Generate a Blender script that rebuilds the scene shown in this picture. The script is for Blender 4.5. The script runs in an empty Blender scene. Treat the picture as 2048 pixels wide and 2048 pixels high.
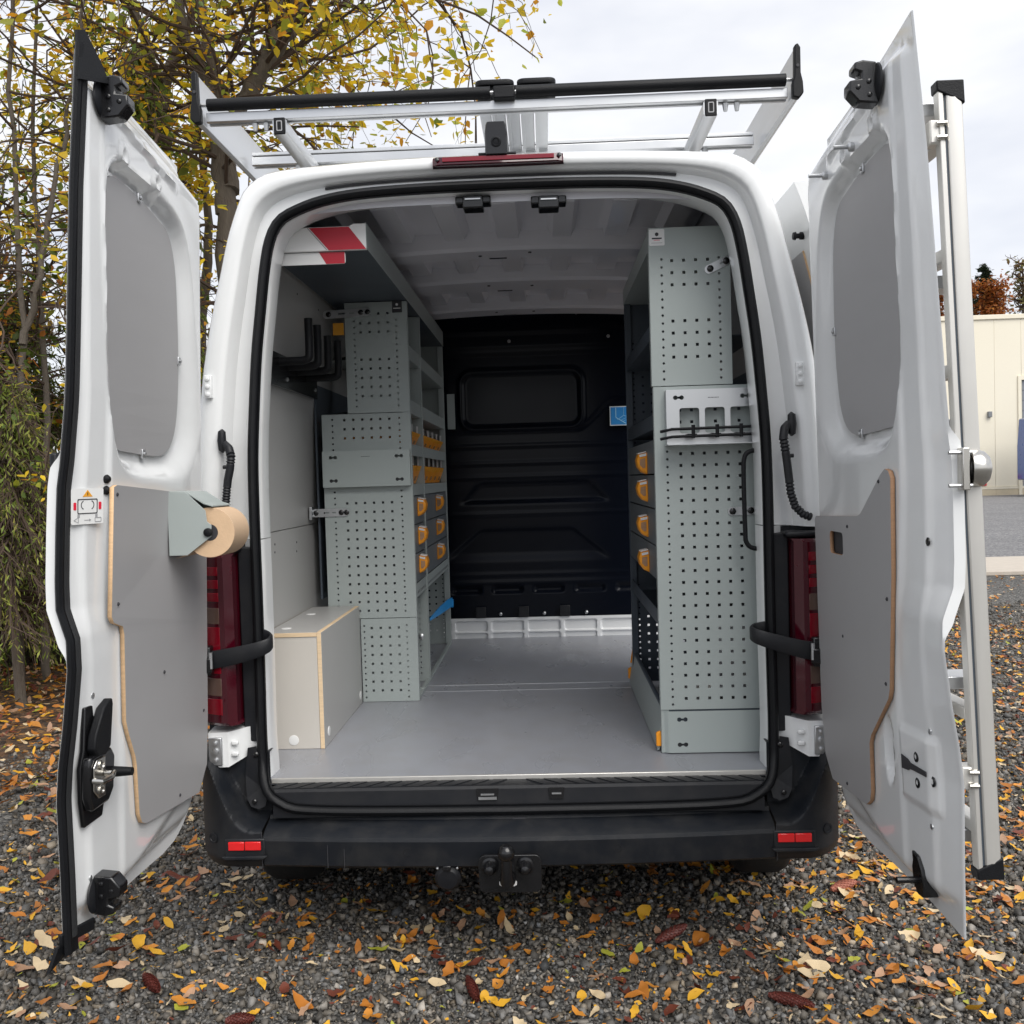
import bpy, bmesh, math, random
import numpy as np
from mathutils import Matrix, Vector
random.seed(7); rng = np.random.default_rng(7)
scn = bpy.context.scene
COL = scn.collection
R = math.radians

# ------------------------------------------------------------------ camera
F = 1900.0                                   # focal length in pixels of the 2048 px photograph
CAM = np.array([.1085, -2.945, 1.51])
_dy = np.array([66/F, 69/F, -1.0]); _dy /= np.linalg.norm(_dy)
_up = np.array([-math.sin(.028), math.cos(.028), 0.0])
_dz = _up-(_up@_dy)*_dy; _dz /= np.linalg.norm(_dz)
_dx = np.cross(_dy, _dz)
MC = np.stack([_dx, _dy, _dz], 1)            # world -> camera axes
cam = bpy.data.cameras.new('camera'); camo = bpy.data.objects.new('camera', cam); COL.objects.link(camo)
cam.sensor_width = 36.0; cam.lens = F/2048*36; cam.clip_start = .05; cam.clip_end = 2000
mw = Matrix.Identity(4)
for i in range(3):
    for j in range(3): mw[j][i] = MC[i][j]
for j in range(3): mw[j][3] = CAM[j]
camo.matrix_world = mw
scn.camera = camo

# ------------------------------------------------------------------ world, sun, exposure
SUN_EL, SUN_AZ = R(50), R(148)               # azimuth from +Y clockwise: behind the camera, to the right
w = bpy.data.worlds.new('World'); scn.world = w; w.use_nodes = True
nt = w.node_tree; nt.nodes.clear()
def wn(t, **k):
    n = nt.nodes.new(t)
    for a, b in k.items(): setattr(n, a, b)
    return n
sky = wn('ShaderNodeTexSky', sky_type='NISHITA', sun_disc=False, sun_elevation=SUN_EL, sun_rotation=SUN_AZ)
tc = wn('ShaderNodeTexCoord'); mp = wn('ShaderNodeMapping'); mp.inputs['Scale'].default_value = (1.6, 1.6, 4.5)
nz = wn('ShaderNodeTexNoise'); nz.inputs['Scale'].default_value = 1.5; nz.inputs['Detail'].default_value = 5; nz.inputs['Roughness'].default_value = .5
rp = wn('ShaderNodeValToRGB')
rp.color_ramp.elements[0].position = .36; rp.color_ramp.elements[0].color = (.70, .73, .82, 1)
rp.color_ramp.elements[1].position = .60; rp.color_ramp.elements[1].color = (1.0, 1.0, 1.01, 1)
scl = wn('ShaderNodeVectorMath', operation='SCALE'); scl.inputs['Scale'].default_value = 4.75   # cloud layer in the sky texture's units
mx = wn('ShaderNodeMixRGB'); mx.inputs[0].default_value = .93
bg = wn('ShaderNodeBackground'); bg.inputs['Strength'].default_value = .1
out = wn('ShaderNodeOutputWorld')
L = nt.links.new
L(tc.outputs['Generated'], mp.inputs[0]); L(mp.outputs[0], nz.inputs['Vector']); L(nz.outputs['Fac'], rp.inputs[0])
L(rp.outputs[0], scl.inputs[0]); L(sky.outputs[0], mx.inputs[1]); L(scl.outputs[0], mx.inputs[2])
L(mx.outputs[0], bg.inputs[0]); L(bg.outputs[0], out.inputs[0])
sun = bpy.data.lights.new('sun', 'SUN'); suno = bpy.data.objects.new('sun', sun); COL.objects.link(suno)
sun.energy = 1.5; sun.angle = R(50); sun.color = (1.0, .97, .92)
sd = Vector((math.sin(SUN_AZ)*math.cos(SUN_EL), math.cos(SUN_AZ)*math.cos(SUN_EL), math.sin(SUN_EL)))
suno.rotation_euler = sd.to_track_quat('Z', 'Y').to_euler()
suno.location = (6, -8, 12)
vs = scn.view_settings; vs.view_transform = 'Standard'; vs.look = 'None'; vs.exposure = 1.18; vs.gamma = 1.0
scn.render.engine = 'CYCLES'
scn.cycles.max_bounces = 6; scn.cycles.diffuse_bounces = 4; scn.cycles.glossy_bounces = 3
scn.cycles.transparent_max_bounces = 6; scn.cycles.transmission_bounces = 4

# ------------------------------------------------------------------ measuring: a point of the photograph at a known depth
KD = 2048/1932
def ray(x, y): return MC.T@np.array([(x-1024)/F, -(y-1024)/F, -1.0])
def at(x, y, ax, v):
    r = ray(x*KD, y*KD); t = (v-CAM[ax])/r[ax]; return CAM+t*r
def atY(x, y, Y): return at(x, y, 1, Y)
def atX(x, y, X): return at(x, y, 0, X)
def atZ(x, y, Z): return at(x, y, 2, Z)

# ------------------------------------------------------------------ materials
MATS = {}
def mat(name, col, rough=.5, metal=0.0, var=.06, vscale=6.0, bump=0.0, bscale=60.0, coat=0.0, spec=.5, trans=0.0, alpha=1.0,
        rvar=.08, attr=None, sss=0.0, ior=1.45, stretch=None, dirt=0.0, emit=None):
    m = bpy.data.materials.new(name); m.use_nodes = True
    t = m.node_tree; b = t.nodes['Principled BSDF']
    b.inputs['Roughness'].default_value = rough; b.inputs['Metallic'].default_value = metal
    b.inputs['Coat Weight'].default_value = coat; b.inputs['Coat Roughness'].default_value = .06
    b.inputs['Specular IOR Level'].default_value = spec; b.inputs['IOR'].default_value = ior
    b.inputs['Transmission Weight'].default_value = trans; b.inputs['Alpha'].default_value = alpha
    tcn = t.nodes.new('ShaderNodeTexCoord'); mpn = t.nodes.new('ShaderNodeMapping')
    if stretch: mpn.inputs['Scale'].default_value = stretch
    t.links.new(tcn.outputs['Object'], mpn.inputs[0])
    n = t.nodes.new('ShaderNodeTexNoise'); n.inputs['Scale'].default_value = vscale; n.inputs['Detail'].default_value = 3
    t.links.new(mpn.outputs[0], n.inputs['Vector'])
    mixc = t.nodes.new('ShaderNodeMixRGB'); mixc.blend_type = 'MIX'
    c = np.array(col)
    mixc.inputs[1].default_value = (*np.clip(c*(1-var), 0, 1), 1); mixc.inputs[2].default_value = (*np.clip(c*(1+var), 0, 1), 1)
    t.links.new(n.outputs['Fac'], mixc.inputs[0])
    src = mixc.outputs[0]
    if attr:
        a = t.nodes.new('ShaderNodeAttribute'); a.attribute_name = attr
        mu = t.nodes.new('ShaderNodeMixRGB'); mu.blend_type = 'MULTIPLY'; mu.inputs[0].default_value = 1
        t.links.new(src, mu.inputs[1]); t.links.new(a.outputs['Color'], mu.inputs[2]); src = mu.outputs[0]
    if dirt:
        n2 = t.nodes.new('ShaderNodeTexNoise'); n2.inputs['Scale'].default_value = 11; n2.inputs['Detail'].default_value = 4; n2.inputs['Roughness'].default_value = .62
        t.links.new(tcn.outputs['Object'], n2.inputs['Vector'])
        r2 = t.nodes.new('ShaderNodeValToRGB'); r2.color_ramp.elements[0].position = .42; r2.color_ramp.elements[1].position = .85
        t.links.new(n2.outputs['Fac'], r2.inputs[0])
        sc = t.nodes.new('ShaderNodeMath'); sc.operation = 'MULTIPLY'; sc.inputs[1].default_value = dirt
        t.links.new(r2.outputs[0], sc.inputs[0])
        dm = t.nodes.new('ShaderNodeMixRGB'); dm.inputs[2].default_value = (.22, .2, .17, 1)
        t.links.new(sc.outputs[0], dm.inputs[0]); t.links.new(src, dm.inputs[1]); src = dm.outputs[0]
    t.links.new(src, b.inputs['Base Color'])
    if rvar:
        mr = t.nodes.new('ShaderNodeMapRange'); mr.inputs['To Min'].default_value = max(0, rough-rvar); mr.inputs['To Max'].default_value = min(1, rough+rvar)
        t.links.new(n.outputs['Fac'], mr.inputs['Value']); t.links.new(mr.outputs[0], b.inputs['Roughness'])
    if bump:
        n3 = t.nodes.new('ShaderNodeTexNoise'); n3.inputs['Scale'].default_value = bscale; n3.inputs['Detail'].default_value = 2
        t.links.new(mpn.outputs[0], n3.inputs['Vector'])
        bp = t.nodes.new('ShaderNodeBump'); bp.inputs['Strength'].default_value = bump; bp.inputs['Distance'].default_value = .01
        t.links.new(n3.outputs['Fac'], bp.inputs['Height']); t.links.new(bp.outputs[0], b.inputs['Normal'])
    if sss:
        b.inputs['Subsurface Weight'].default_value = sss; b.inputs['Subsurface Radius'].default_value = (.02, .01, .005); b.inputs['Subsurface Scale'].default_value = .5
    if emit:
        b.inputs['Emission Color'].default_value = (*emit[0], 1); b.inputs['Emission Strength'].default_value = emit[1]
    MATS[name] = m
    return m
mat('white_paint', (.80, .812, .815), .30, var=.015, vscale=2, coat=1.0, rvar=.03, dirt=.05, bump=.02, bscale=500)
mat('white_inner_shaded', (.72, .72, .77), .34, var=.02, vscale=3, coat=.15, rvar=.05)  # white paint toned purple grey: the ceiling's shade is put into the colour
mat('seam', (.05, .05, .05), .7)
mat('rubber', (.006, .0065, .008), .5, var=.25, vscale=18, bump=.15, bscale=300, spec=.3)
mat('rubber_mesh', (.022, .023, .025), .7, var=.2, vscale=30, bump=.5, bscale=900)
mat('black_plastic', (.010, .011, .014), .46, var=.12, vscale=5, bump=.12, bscale=700, rvar=.06, dirt=.05, spec=.4)
mat('bumper_plastic', (.009, .011, .015), .42, var=.15, vscale=4, bump=.25, bscale=900, rvar=.07, dirt=.10, spec=.35)
mat('gloss_black', (.007, .007, .008), .25, var=.1, coat=.3)
mat('grey_laminate', (.385, .38, .385), .42, var=.035, vscale=5, bump=.05, bscale=900, rvar=.05, dirt=.03)
mat('pale_laminate', (.56, .53, .485), .38, var=.03, vscale=4, bump=.05, bscale=900, rvar=.05)
mat('wall_laminate', (.43, .425, .415), .36, var=.04, vscale=3, bump=.05, bscale=900, rvar=.05, dirt=.03)
mat('floor_laminate', (.285, .295, .325), .30, var=.07, vscale=7, bump=.15, bscale=1200, rvar=.12, dirt=.30, stretch=(1, .35, 1))
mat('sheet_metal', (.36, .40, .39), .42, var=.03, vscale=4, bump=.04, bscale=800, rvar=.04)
mat('dark_sheet', (.060, .074, .092), .45, var=.05, vscale=4)  # the bluish cast of the shadows is put into this dark metal's colour
mat('drawer_front', (.13, .145, .155), .5, var=.05)
mat('orange_plastic', (.90, .34, .02), .34, var=.06, vscale=20)
mat('clear_plastic', (.95, .95, .95), .05, trans=.95, var=0, rvar=0, ior=1.3)
mat('label_white', (.78, .78, .77), .5, var=.02)
mat('brushed_alu', (.62, .63, .64), .34, metal=.85, var=.06, vscale=9, stretch=(1, .05, 1), rvar=.1)
mat('alu_warm', (.66, .645, .61), .38, metal=.6, var=.05, vscale=5, stretch=(6, 6, .2), rvar=.08, dirt=.06)
mat('zinc', (.58, .59, .60), .36, metal=.9, var=.1, vscale=25)
mat('steel', (.60, .58, .54), .24, metal=1, var=.08, vscale=12)
mat('bulkhead_paint', (.0035, .0048, .009), .20, var=.12, vscale=3, rvar=.05, spec=.16)
mat('red_lens', (.20, .003, .012), .10, var=.2, vscale=14, coat=.6, rvar=.02)
mat('dark_red_lens', (.055, .002, .008), .08, var=.2, vscale=10, coat=.7, rvar=.02)
mat('clear_lens', (.12, .075, .06), .12, var=.1, coat=.5)
mat('red_reflector', (.70, .018, .02), .16, var=.1, vscale=60, coat=.4)
mat('red_sheet', (.46, .012, .03), .4, var=.06, vscale=10)
mat('kraft_paper', (.62, .44, .29), .75, var=.08, vscale=25, bump=.15, bscale=250, stretch=(1, 8, 1))
mat('kraft_end', (.66, .46, .29), .8, var=.10, vscale=40, bump=.08, bscale=160)
mat('blue_strap', (.02, .30, .72), .5, var=.1)
mat('blue_print', (.02, .24, .60), .45, var=.05)
mat('light_blue_print', (.35, .68, .86), .45, var=.05)
mat('ink', (.04, .04, .045), .6); mat('ink_orange', (.80, .36, .03), .5); mat('ink_red', (.72, .02, .05), .5); mat('ink_grey', (.35, .35, .36), .6)
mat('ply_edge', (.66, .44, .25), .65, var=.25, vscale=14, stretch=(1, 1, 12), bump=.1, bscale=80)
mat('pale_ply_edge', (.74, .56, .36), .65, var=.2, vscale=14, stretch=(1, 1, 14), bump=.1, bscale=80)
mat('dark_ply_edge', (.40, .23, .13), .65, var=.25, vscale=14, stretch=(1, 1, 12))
mat('tyre', (.014, .014, .014), .75, var=.2, vscale=20, bump=.2, bscale=60)
mat('underpan', (.006, .006, .006), .9)
mat('rim_steel', (.30, .31, .32), .45, metal=.6)
mat('underbody', (.012, .012, .013), .8)

# ------------------------------------------------------------------ mesh helpers
class MB:
    def __init__(self): self.v = []; self.f = []; self.m = []
    def add(self, vs, fs, mi=0):
        o = len(self.v); self.v += [tuple(map(float, p)) for p in vs]
        for q in fs: self.f.append(tuple(i+o for i in q)); self.m.append(mi)
        return self
    def box(self, x0, x1, y0, y1, z0, z1, mi=0):
        return self.add([(x0,y0,z0),(x1,y0,z0),(x1,y1,z0),(x0,y1,z0),(x0,y0,z1),(x1,y0,z1),(x1,y1,z1),(x0,y1,z1)],
                        [(0,3,2,1),(4,5,6,7),(0,1,5,4),(1,2,6,5),(2,3,7,6),(3,0,4,7)], mi)
    def obox(self, c, ax, ay, az, mi=0):                      # box from centre and three half-axis vectors
        c, ax, ay, az = map(np.array, (c, ax, ay, az)); vs = []
        for k in (-1, 1):
            for i, j in ((-1,-1),(1,-1),(1,1),(-1,1)): vs.append(c+i*ax+j*ay+k*az)
        return self.add(vs, [(0,3,2,1),(4,5,6,7),(0,1,5,4),(1,2,6,5),(2,3,7,6),(3,0,4,7)], mi)
    def prism(self, loop, vec, mi=0):                         # planar loop of 3-D points pushed along vec
        n = len(loop); a = [np.array(p, float) for p in loop]; v = np.array(vec, float)
        self.add(a+[p+v for p in a], [tuple(range(n-1,-1,-1)), tuple(range(n, 2*n))]+[(i,(i+1)%n,n+(i+1)%n,n+i) for i in range(n)], mi)
        return self
    def loft(self, rings, closed=True, cap=True, mi=0):
        n = len(rings[0]); vs = [p for r in rings for p in r]; fs = []
        for k in range(len(rings)-1):
            for i in range(n if closed else n-1):
                j = (i+1) % n; fs.append((k*n+i, k*n+j, (k+1)*n+j, (k+1)*n+i))
        if cap and closed:
            fs.append(tuple(range(n-1,-1,-1))); fs.append(tuple((len(rings)-1)*n+i for i in range(n)))
        return self.add(vs, fs, mi)
    def tube(self, path, r, n=10, cap=True, mi=0, flat=1.0, upv=None):
        P = [np.array(p, float) for p in path]; rr = r if hasattr(r, '__len__') else [r]*len(P)
        rings = []; prev = None
        for i, p in enumerate(P):
            t = P[min(i+1, len(P)-1)]-P[max(i-1, 0)]; t /= max(np.linalg.norm(t), 1e-9)
            if prev is None:
                a = np.array(upv if upv is not None else ((0,0,1) if abs(t[2]) < .9 else (1,0,0)), float)
            else: a = prev
            b = np.cross(t, a); b /= max(np.linalg.norm(b), 1e-9); a = np.cross(b, t); prev = a
            rings.append([p+rr[i]*(math.cos(q)*a+flat*math.sin(q)*b) for q in (2*math.pi*k/n for k in range(n))])
        return self.loft(rings, True, cap, mi)
    def cyl(self, c, axis, r, h, n=20, mi=0, r2=None):
        c = np.array(c, float); a = np.array(axis, float); a /= np.linalg.norm(a)
        return self.tube([c, c+a*h], [r, r if r2 is None else r2], n, True, mi)
    def lathe(self, c, axis, prof, n=24, mi=0):               # prof: (distance along axis, radius)
        c = np.array(c, float); a = np.array(axis, float); a /= np.linalg.norm(a)
        u = np.cross(a, (0,0,1) if abs(a[2]) < .9 else (1,0,0)); u /= np.linalg.norm(u); v = np.cross(a, u)
        rings = [[c+a*h+r*(math.cos(q)*u+math.sin(q)*v) for q in (2*math.pi*k/n for k in range(n))] for h, r in prof]
        return self.loft(rings, True, True, mi)
    def sphere(self, c, r, n=14, m=9, sc=(1,1,1), mi=0):
        rings = []
        for i in range(1, m):
            th = math.pi*i/m
            rings.append([(c[0]+sc[0]*r*math.sin(th)*math.cos(q), c[1]+sc[1]*r*math.sin(th)*math.sin(q), c[2]+sc[2]*r*math.cos(th)) for q in (2*math.pi*k/n for k in range(n))])
        return self.loft(rings, True, True, mi)
    def grid(self, pts, mi=0, flip=False):                    # pts[row][col]
        nr, nc = len(pts), len(pts[0]); vs = [p for r in pts for p in r]; fs = []
        for i in range(nr-1):
            for j in range(nc-1):
                q = (i*nc+j, i*nc+j+1, (i+1)*nc+j+1, (i+1)*nc+j); fs.append(q[::-1] if flip else q)
        return self.add(vs, fs, mi)
    def mesh(self, name):
        me = bpy.data.meshes.new(name); me.from_pydata(self.v, [], self.f); me.update()
        return me
    def build(self, name, mats, parent=None, smooth=False, bevel=0, seg=2, recalc=True, angle=35, solid=0):
        me = self.mesh(name)
        if recalc:
            bm = bmesh.new(); bm.from_mesh(me)
            bmesh.ops.recalc_face_normals(bm, faces=bm.faces); bm.to_mesh(me); bm.free()
        ml = mats if isinstance(mats, (list, tuple)) else [mats]
        for mm in ml: me.materials.append(MATS[mm])
        if len(ml) > 1: me.polygons.foreach_set('material_index', self.m)
        return link(name, me, parent, smooth, bevel, seg, angle, solid)
def link(name, me, parent=None, smooth=False, bevel=0, seg=2, angle=35, solid=0, loc=None):
    o = bpy.data.objects.new(name, me); COL.objects.link(o)
    if loc is not None: o.location = loc
    if smooth:
        me.polygons.foreach_set('use_smooth', [True]*len(me.polygons)); me.set_sharp_from_angle(angle=R(angle))
    if solid:
        md = o.modifiers.new('Solid', 'SOLIDIFY'); md.thickness = solid; md.offset = -1
    if bevel:
        md = o.modifiers.new('Bevel', 'BEVEL'); md.width = bevel; md.segments = seg; md.limit_method = 'ANGLE'; md.angle_limit = R(40); md.harden_normals = False
        if not smooth: me.polygons.foreach_set('use_smooth', [True]*len(me.polygons)); me.set_sharp_from_angle(angle=R(40))
    if parent is not None: child(o, parent)
    return o
def world_loc(o):
    p = Vector(o.location); q = o.parent
    while q is not None: p = p+Vector(q.get('_wl', q.location)) if False else p; q = q.parent
    return p
BASE = {}                                                     # world offset at which a thing's own origin lies
def child(o, parent):
    o.parent = parent
    o.matrix_parent_inverse = Matrix.Translation(-Vector(BASE.get(parent.name, (0, 0, 0))))
def tag(o, label=None, cat=None, group=None, kind=None):
    if label: o['label'] = label
    if cat: o['category'] = cat
    if group: o['group'] = group
    if kind: o['kind'] = kind
    return o
def thing(name, label, cat, loc=(0, 0, 0), group=None):
    o = bpy.data.objects.new(name, None); COL.objects.link(o); o.empty_display_size = .1
    o.location = loc; BASE[o.name] = tuple(loc)
    return tag(o, label, cat, group)
def spline(pts, n=40, closed=False):                          # Catmull-Rom through points
    P = [np.array(p, float) for p in pts]; m = len(P); outp = []
    segs = m if closed else m-1
    for i in range(segs):
        g = lambda q: P[q % m] if closed else P[min(max(q, 0), m-1)]
        a, b, c, d = g(i-1), g(i), g(i+1), g(i+2); k = max(2, n//segs)
        for j in range(k):
            t = j/k
            outp.append(.5*((2*b)+(-a+c)*t+(2*a-5*b+4*c-d)*t*t+(-a+3*b-3*c+d)*t**3))
    if not closed: outp.append(P[-1])
    return outp
def resample(P, n):
    P = np.array(P, float); d = np.r_[0, np.cumsum(np.linalg.norm(np.diff(P, axis=0), axis=1))]
    s = np.linspace(0, d[-1], n); return np.stack([np.interp(s, d, P[:, i]) for i in range(P.shape[1])], 1)
def rrect(x0, x1, y0, y1, r, n=4):
    out = []
    for cx, cy, a in ((x1-r, y1-r, 0), (x0+r, y1-r, 90), (x0+r, y0+r, 180), (x1-r, y0+r, 270)):
        for k in range(n+1):
            t = R(a+90*k/n); out.append((cx+r*math.cos(t), cy+r*math.sin(t)))
    return out
def circ(x, y, r, n=12): return [(x+r*math.cos(2*math.pi*k/n), y+r*math.sin(2*math.pi*k/n)) for k in range(n)]
def dogbone(x, y, L=.020, r=.0075, h=.0035, n=10):            # two round holes joined by a slot
    o = []; a0 = math.asin(h/r)
    for k in range(n+1): t = -math.pi+a0+(2*math.pi-2*a0)*k/n; o.append((x+L/2+r*math.cos(t), y+r*math.sin(t)))
    for k in range(n+1): t = a0+(2*math.pi-2*a0)*k/n; o.append((x-L/2+r*math.cos(t), y+r*math.sin(t)))
    return o
def plate(name, outer, holes, t, fn, mats, parent=None, bevel=0.0):
    """flat plate with real holes: 2-D loops, thickness t along local z (0..t), mapped into the world by fn(x, y, z)"""
    cu = bpy.data.curves.new(name, 'CURVE'); cu.dimensions = '2D'; cu.fill_mode = 'BOTH'; cu.extrude = t/2; cu.bevel_depth = bevel; cu.bevel_resolution = 1
    for lp in [outer]+list(holes):
        s = cu.splines.new('POLY'); s.points.add(len(lp)-1)
        for p, q in zip(s.points, lp): p.co = (q[0], q[1], 0, 1)
        s.use_cyclic_u = True
    o = bpy.data.objects.new('tmp', cu); COL.objects.link(o)
    dg = bpy.context.evaluated_depsgraph_get(); me = bpy.data.meshes.new_from_object(o.evaluated_get(dg))
    bpy.data.objects.remove(o); bpy.data.curves.remove(cu)
    me.name = name; me.materials.clear()
    ml = mats if isinstance(mats, (list, tuple)) else [mats]
    for mm in ml: me.materials.append(MATS[mm])
    idx = [1 if (len(ml) > 1 and abs(p.normal.z) < .6) else 0 for p in me.polygons]
    me.polygons.foreach_set('material_index', idx)
    for v in me.vertices: v.co = fn(v.co.x, v.co.y, v.co.z+t/2)
    bm = bmesh.new(); bm.from_mesh(me); bmesh.ops.remove_doubles(bm, verts=bm.verts, dist=1e-5); bmesh.ops.recalc_face_normals(bm, faces=bm.faces); bm.to_mesh(me); bm.free()
    me.update()
    return link(name, me, parent)
def perforated(name, x0, x1, z0, z1, fn, squares, rounds, matname, parent, fold=.03, t=.0015, drop=()):
    """sheet with punched holes. squares/rounds: (column xs, row zs). fn(x, z, d) -> world, d = depth behind the face"""
    b = MB(); cols = [(x, 's', squares[1]) for x in squares[0]]+[(x, 'r', rounds[1]) for x in rounds[0]]
    cols.sort(); xs = [c[0] for c in cols]
    bounds = [x0]+[(xs[i]+xs[i+1])/2 for i in range(len(xs)-1)]+[x1]
    for i, (xc, kind, zs) in enumerate(cols):
        a, c = bounds[i], bounds[i+1]; h = .0095 if kind == 's' else .0085; z = z0
        for zc in sorted(zs):
            if zc-h < z0+.004 or zc+h > z1-.004: continue
            if (round(xc, 3), round(zc, 3)) in drop: continue
            if zc-h > z+1e-6: b.add([fn(a,z,0),fn(c,z,0),fn(c,zc-h,0),fn(a,zc-h,0)], [(0,1,2,3)])
            if kind == 's':
                q = .0049
                b.add([fn(a,zc-h,0),fn(c,zc-h,0),fn(c,zc+h,0),fn(a,zc+h,0),fn(xc-q,zc-q,0),fn(xc+q,zc-q,0),fn(xc+q,zc+q,0),fn(xc-q,zc+q,0)],
                      [(0,1,5,4),(1,2,6,5),(2,3,7,6),(3,0,4,7)])
            else:
                q = .0042; og = [(a,zc-h),(xc,zc-h),(c,zc-h),(c,zc),(c,zc+h),(xc,zc+h),(a,zc+h),(a,zc)]
                ig = [(xc+q*math.cos(R(225+45*k)), zc+q*math.sin(R(225+45*k))) for k in range(8)]
                b.add([fn(p[0],p[1],0) for p in og]+[fn(p[0],p[1],0) for p in ig], [(k,(k+1)%8,8+(k+1)%8,8+k) for k in range(8)])
            z = zc+h
        b.add([fn(a,z,0),fn(c,z,0),fn(c,z1,0),fn(a,z1,0)], [(0,1,2,3)])
    if fold:
        for xa, xb in ((x0, x0), (x1, x1)):
            b.add([fn(xa,z0,0),fn(xa,z0,fold),fn(xa,z1,fold),fn(xa,z1,0)], [(0,1,2,3)])
        for za in (z0, z1):
            b.add([fn(x0,za,0),fn(x1,za,0),fn(x1,za,fold),fn(x0,za,fold)], [(0,1,2,3)])
    o = b.build(name, matname, parent, recalc=False)
    md = o.modifiers.new('Solid', 'SOLIDIFY'); md.thickness = t; md.offset = 0
    return o
def screw(parent, c, axis, r=.005, h=.003, m='ink', name='screw'):
    a = np.array(axis, float)
    return MB().lathe(c, a, [(0, r), (h*.5, r), (h, r*.55)], 10).build(name, m, parent, smooth=True)
# ================================================================== THE VAN
XC = -.007                                                    # the van's centre line
van = thing('van', 'white panel van with both rear doors wide open and workshop shelving inside', 'van', (XC, 1.2, 0))
OUT = [(0,2.515),(.2,2.514),(.4,2.509),(.58,2.50),(.68,2.492),(.74,2.478),(.785,2.448),(.815,2.405),(.857,2.29),(.886,2.175),(.928,2.0),(.957,1.84),(.985,1.6),(.998,1.4),(1.003,1.1),(1.0,.8),(.985,.5),(.965,.30),(.94,.24)]  # lowest points run down to keep light out from under the van
OPN = [(0,2.412),(.24,2.410),(.43,2.402),(.545,2.386),(.628,2.36),(.685,2.328),(.718,2.27),(.738,2.18),(.755,2.06),(.773,1.92),(.786,1.77),(.797,1.6),(.80,1.43),(.80,1.2),(.801,.95),(.803,.70),(.796,.60),(.772,.54),(.725,.505),(.67,.487),(.46,.478),(0,.475)]
outc = np.array(spline(OUT, 160)); opnc = np.array(spline(OPN, 220))
def cut(c, z): return c[:np.argmax(c[:, 1] < z)] if (c[:, 1] < z).any() else c
def xat(c, z): return float(np.interp(-z, -cut(c, .62)[:, 1], cut(c, .62)[:, 0]))
oh = resample(cut(outc, 1.325), 60); sh = resample(cut(opnc, 1.325), 60)
def inset(c, d):                                              # move a half outline towards the opening's middle
    t = np.gradient(c, axis=0); n = np.stack([t[:, 1], -t[:, 0]], 1); n /= np.linalg.norm(n, axis=1)[:, None]
    return c+n*d
def full(h, Y):                                               # left bottom -> top -> right bottom
    yy = np.broadcast_to(Y, len(h))
    return [(XC-p[0], y, p[1]) for p, y in zip(h[::-1], yy[::-1])]+[(XC+p[0], y, p[1]) for p, y in zip(h[1:], yy[1:])]
def mixh(t): return oh*(1-t)+sh*t
def jin(d): return inset(sh, d)                                # jamb inside the seal
b = MB()
b.loft([full(oh, .12), full(oh, .05), full(inset(oh, .004), .02), full(inset(oh, .014), .003), full(mixh(.20), -.004), full(mixh(.42), -.004), full(mixh(.47), .002), full(mixh(.53), .030), full(mixh(.58), .044),
        full(mixh(.9), .048), full(sh, .044), full(inset(sh, .004), .030), full(jin(.012), .026), full(jin(.015), .034), full(jin(.017), .06), full(jin(.019), .11), full(jin(.014), .13), full(inset(sh, -.03), .14)], closed=False, cap=False)
b.build('rear_frame', 'white_paint', van, smooth=True, angle=50)
# side walls and roof skin
o2 = resample(outc, 110); b = MB()
for s in (-1, 1):
    ys = [.10, .45, .8, 1.15, 1.42, 2.0, 2.58, 2.75, 3.3, 3.9]
    for i in range(len(ys)-1):
        for k in range(len(o2)-1):
            za, zb = o2[k][1], o2[k+1][1]
            if s > 0 and ys[i] >= 1.41 and ys[i+1] <= 2.59 and zb < 2.27 and za > .58: continue        # side doorway
            if False: continue                        # wheel arch
            q = lambda c, y: (XC+s*(c[0]*(1 if y < 2.8 else 1-.12*((y-2.75)/1.15)**2)), y, c[1]-(0 if y < 2.8 else .75*((y-2.75)/1.15)**2*max(0, (c[1]-1.0))))
            b.add([q(o2[k], ys[i]), q(o2[k+1], ys[i]), q(o2[k+1], ys[i+1]), q(o2[k], ys[i+1])], [(0,1,2,3)])
bm_o = b.build('body_shell', 'white_paint', van, smooth=True, recalc=True, angle=60)
# bonnet and nose (ahead of the load space)
b = MB(); rings = []
for y, wd, zt, zb in ((3.85, .95, 1.42, .35), (4.2, .93, 1.32, .33), (4.5, .86, 1.2, .33), (4.68, .72, 1.05, .36), (4.72, .6, .9, .42)):
    rings.append([(XC+p[0], y, p[1]) for p in rrect(-wd, wd, zb, zt, .12, 4)])
b.loft(rings).build('front_end', 'white_paint', van, smooth=True)
MB().box(XC-.86, XC+.86, .30, 3.8, .30, .52).build('underbody', 'underpan', van)  # unseen pan set low to keep the ground beneath dark
MB().box(XC-.70, XC+.70, 1.25, 1.9, .17, .31).build('added_fuel_tank', 'underpan', van, bevel=.03)  # unseen tank added to darken the ground under the van
MB().box(XC-.90, XC+.90, 4.1, 4.4, .16, .4).build('added_front_apron', 'underpan', van)  # unseen apron added to block light coming under from the front
MB().tube([(XC-.7, .68, .33), (XC+.7, .68, .33)], .06, 12).build('added_rear_axle', 'underpan', van, smooth=True)  # unseen axle added along with the tank to shade the ground
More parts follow.
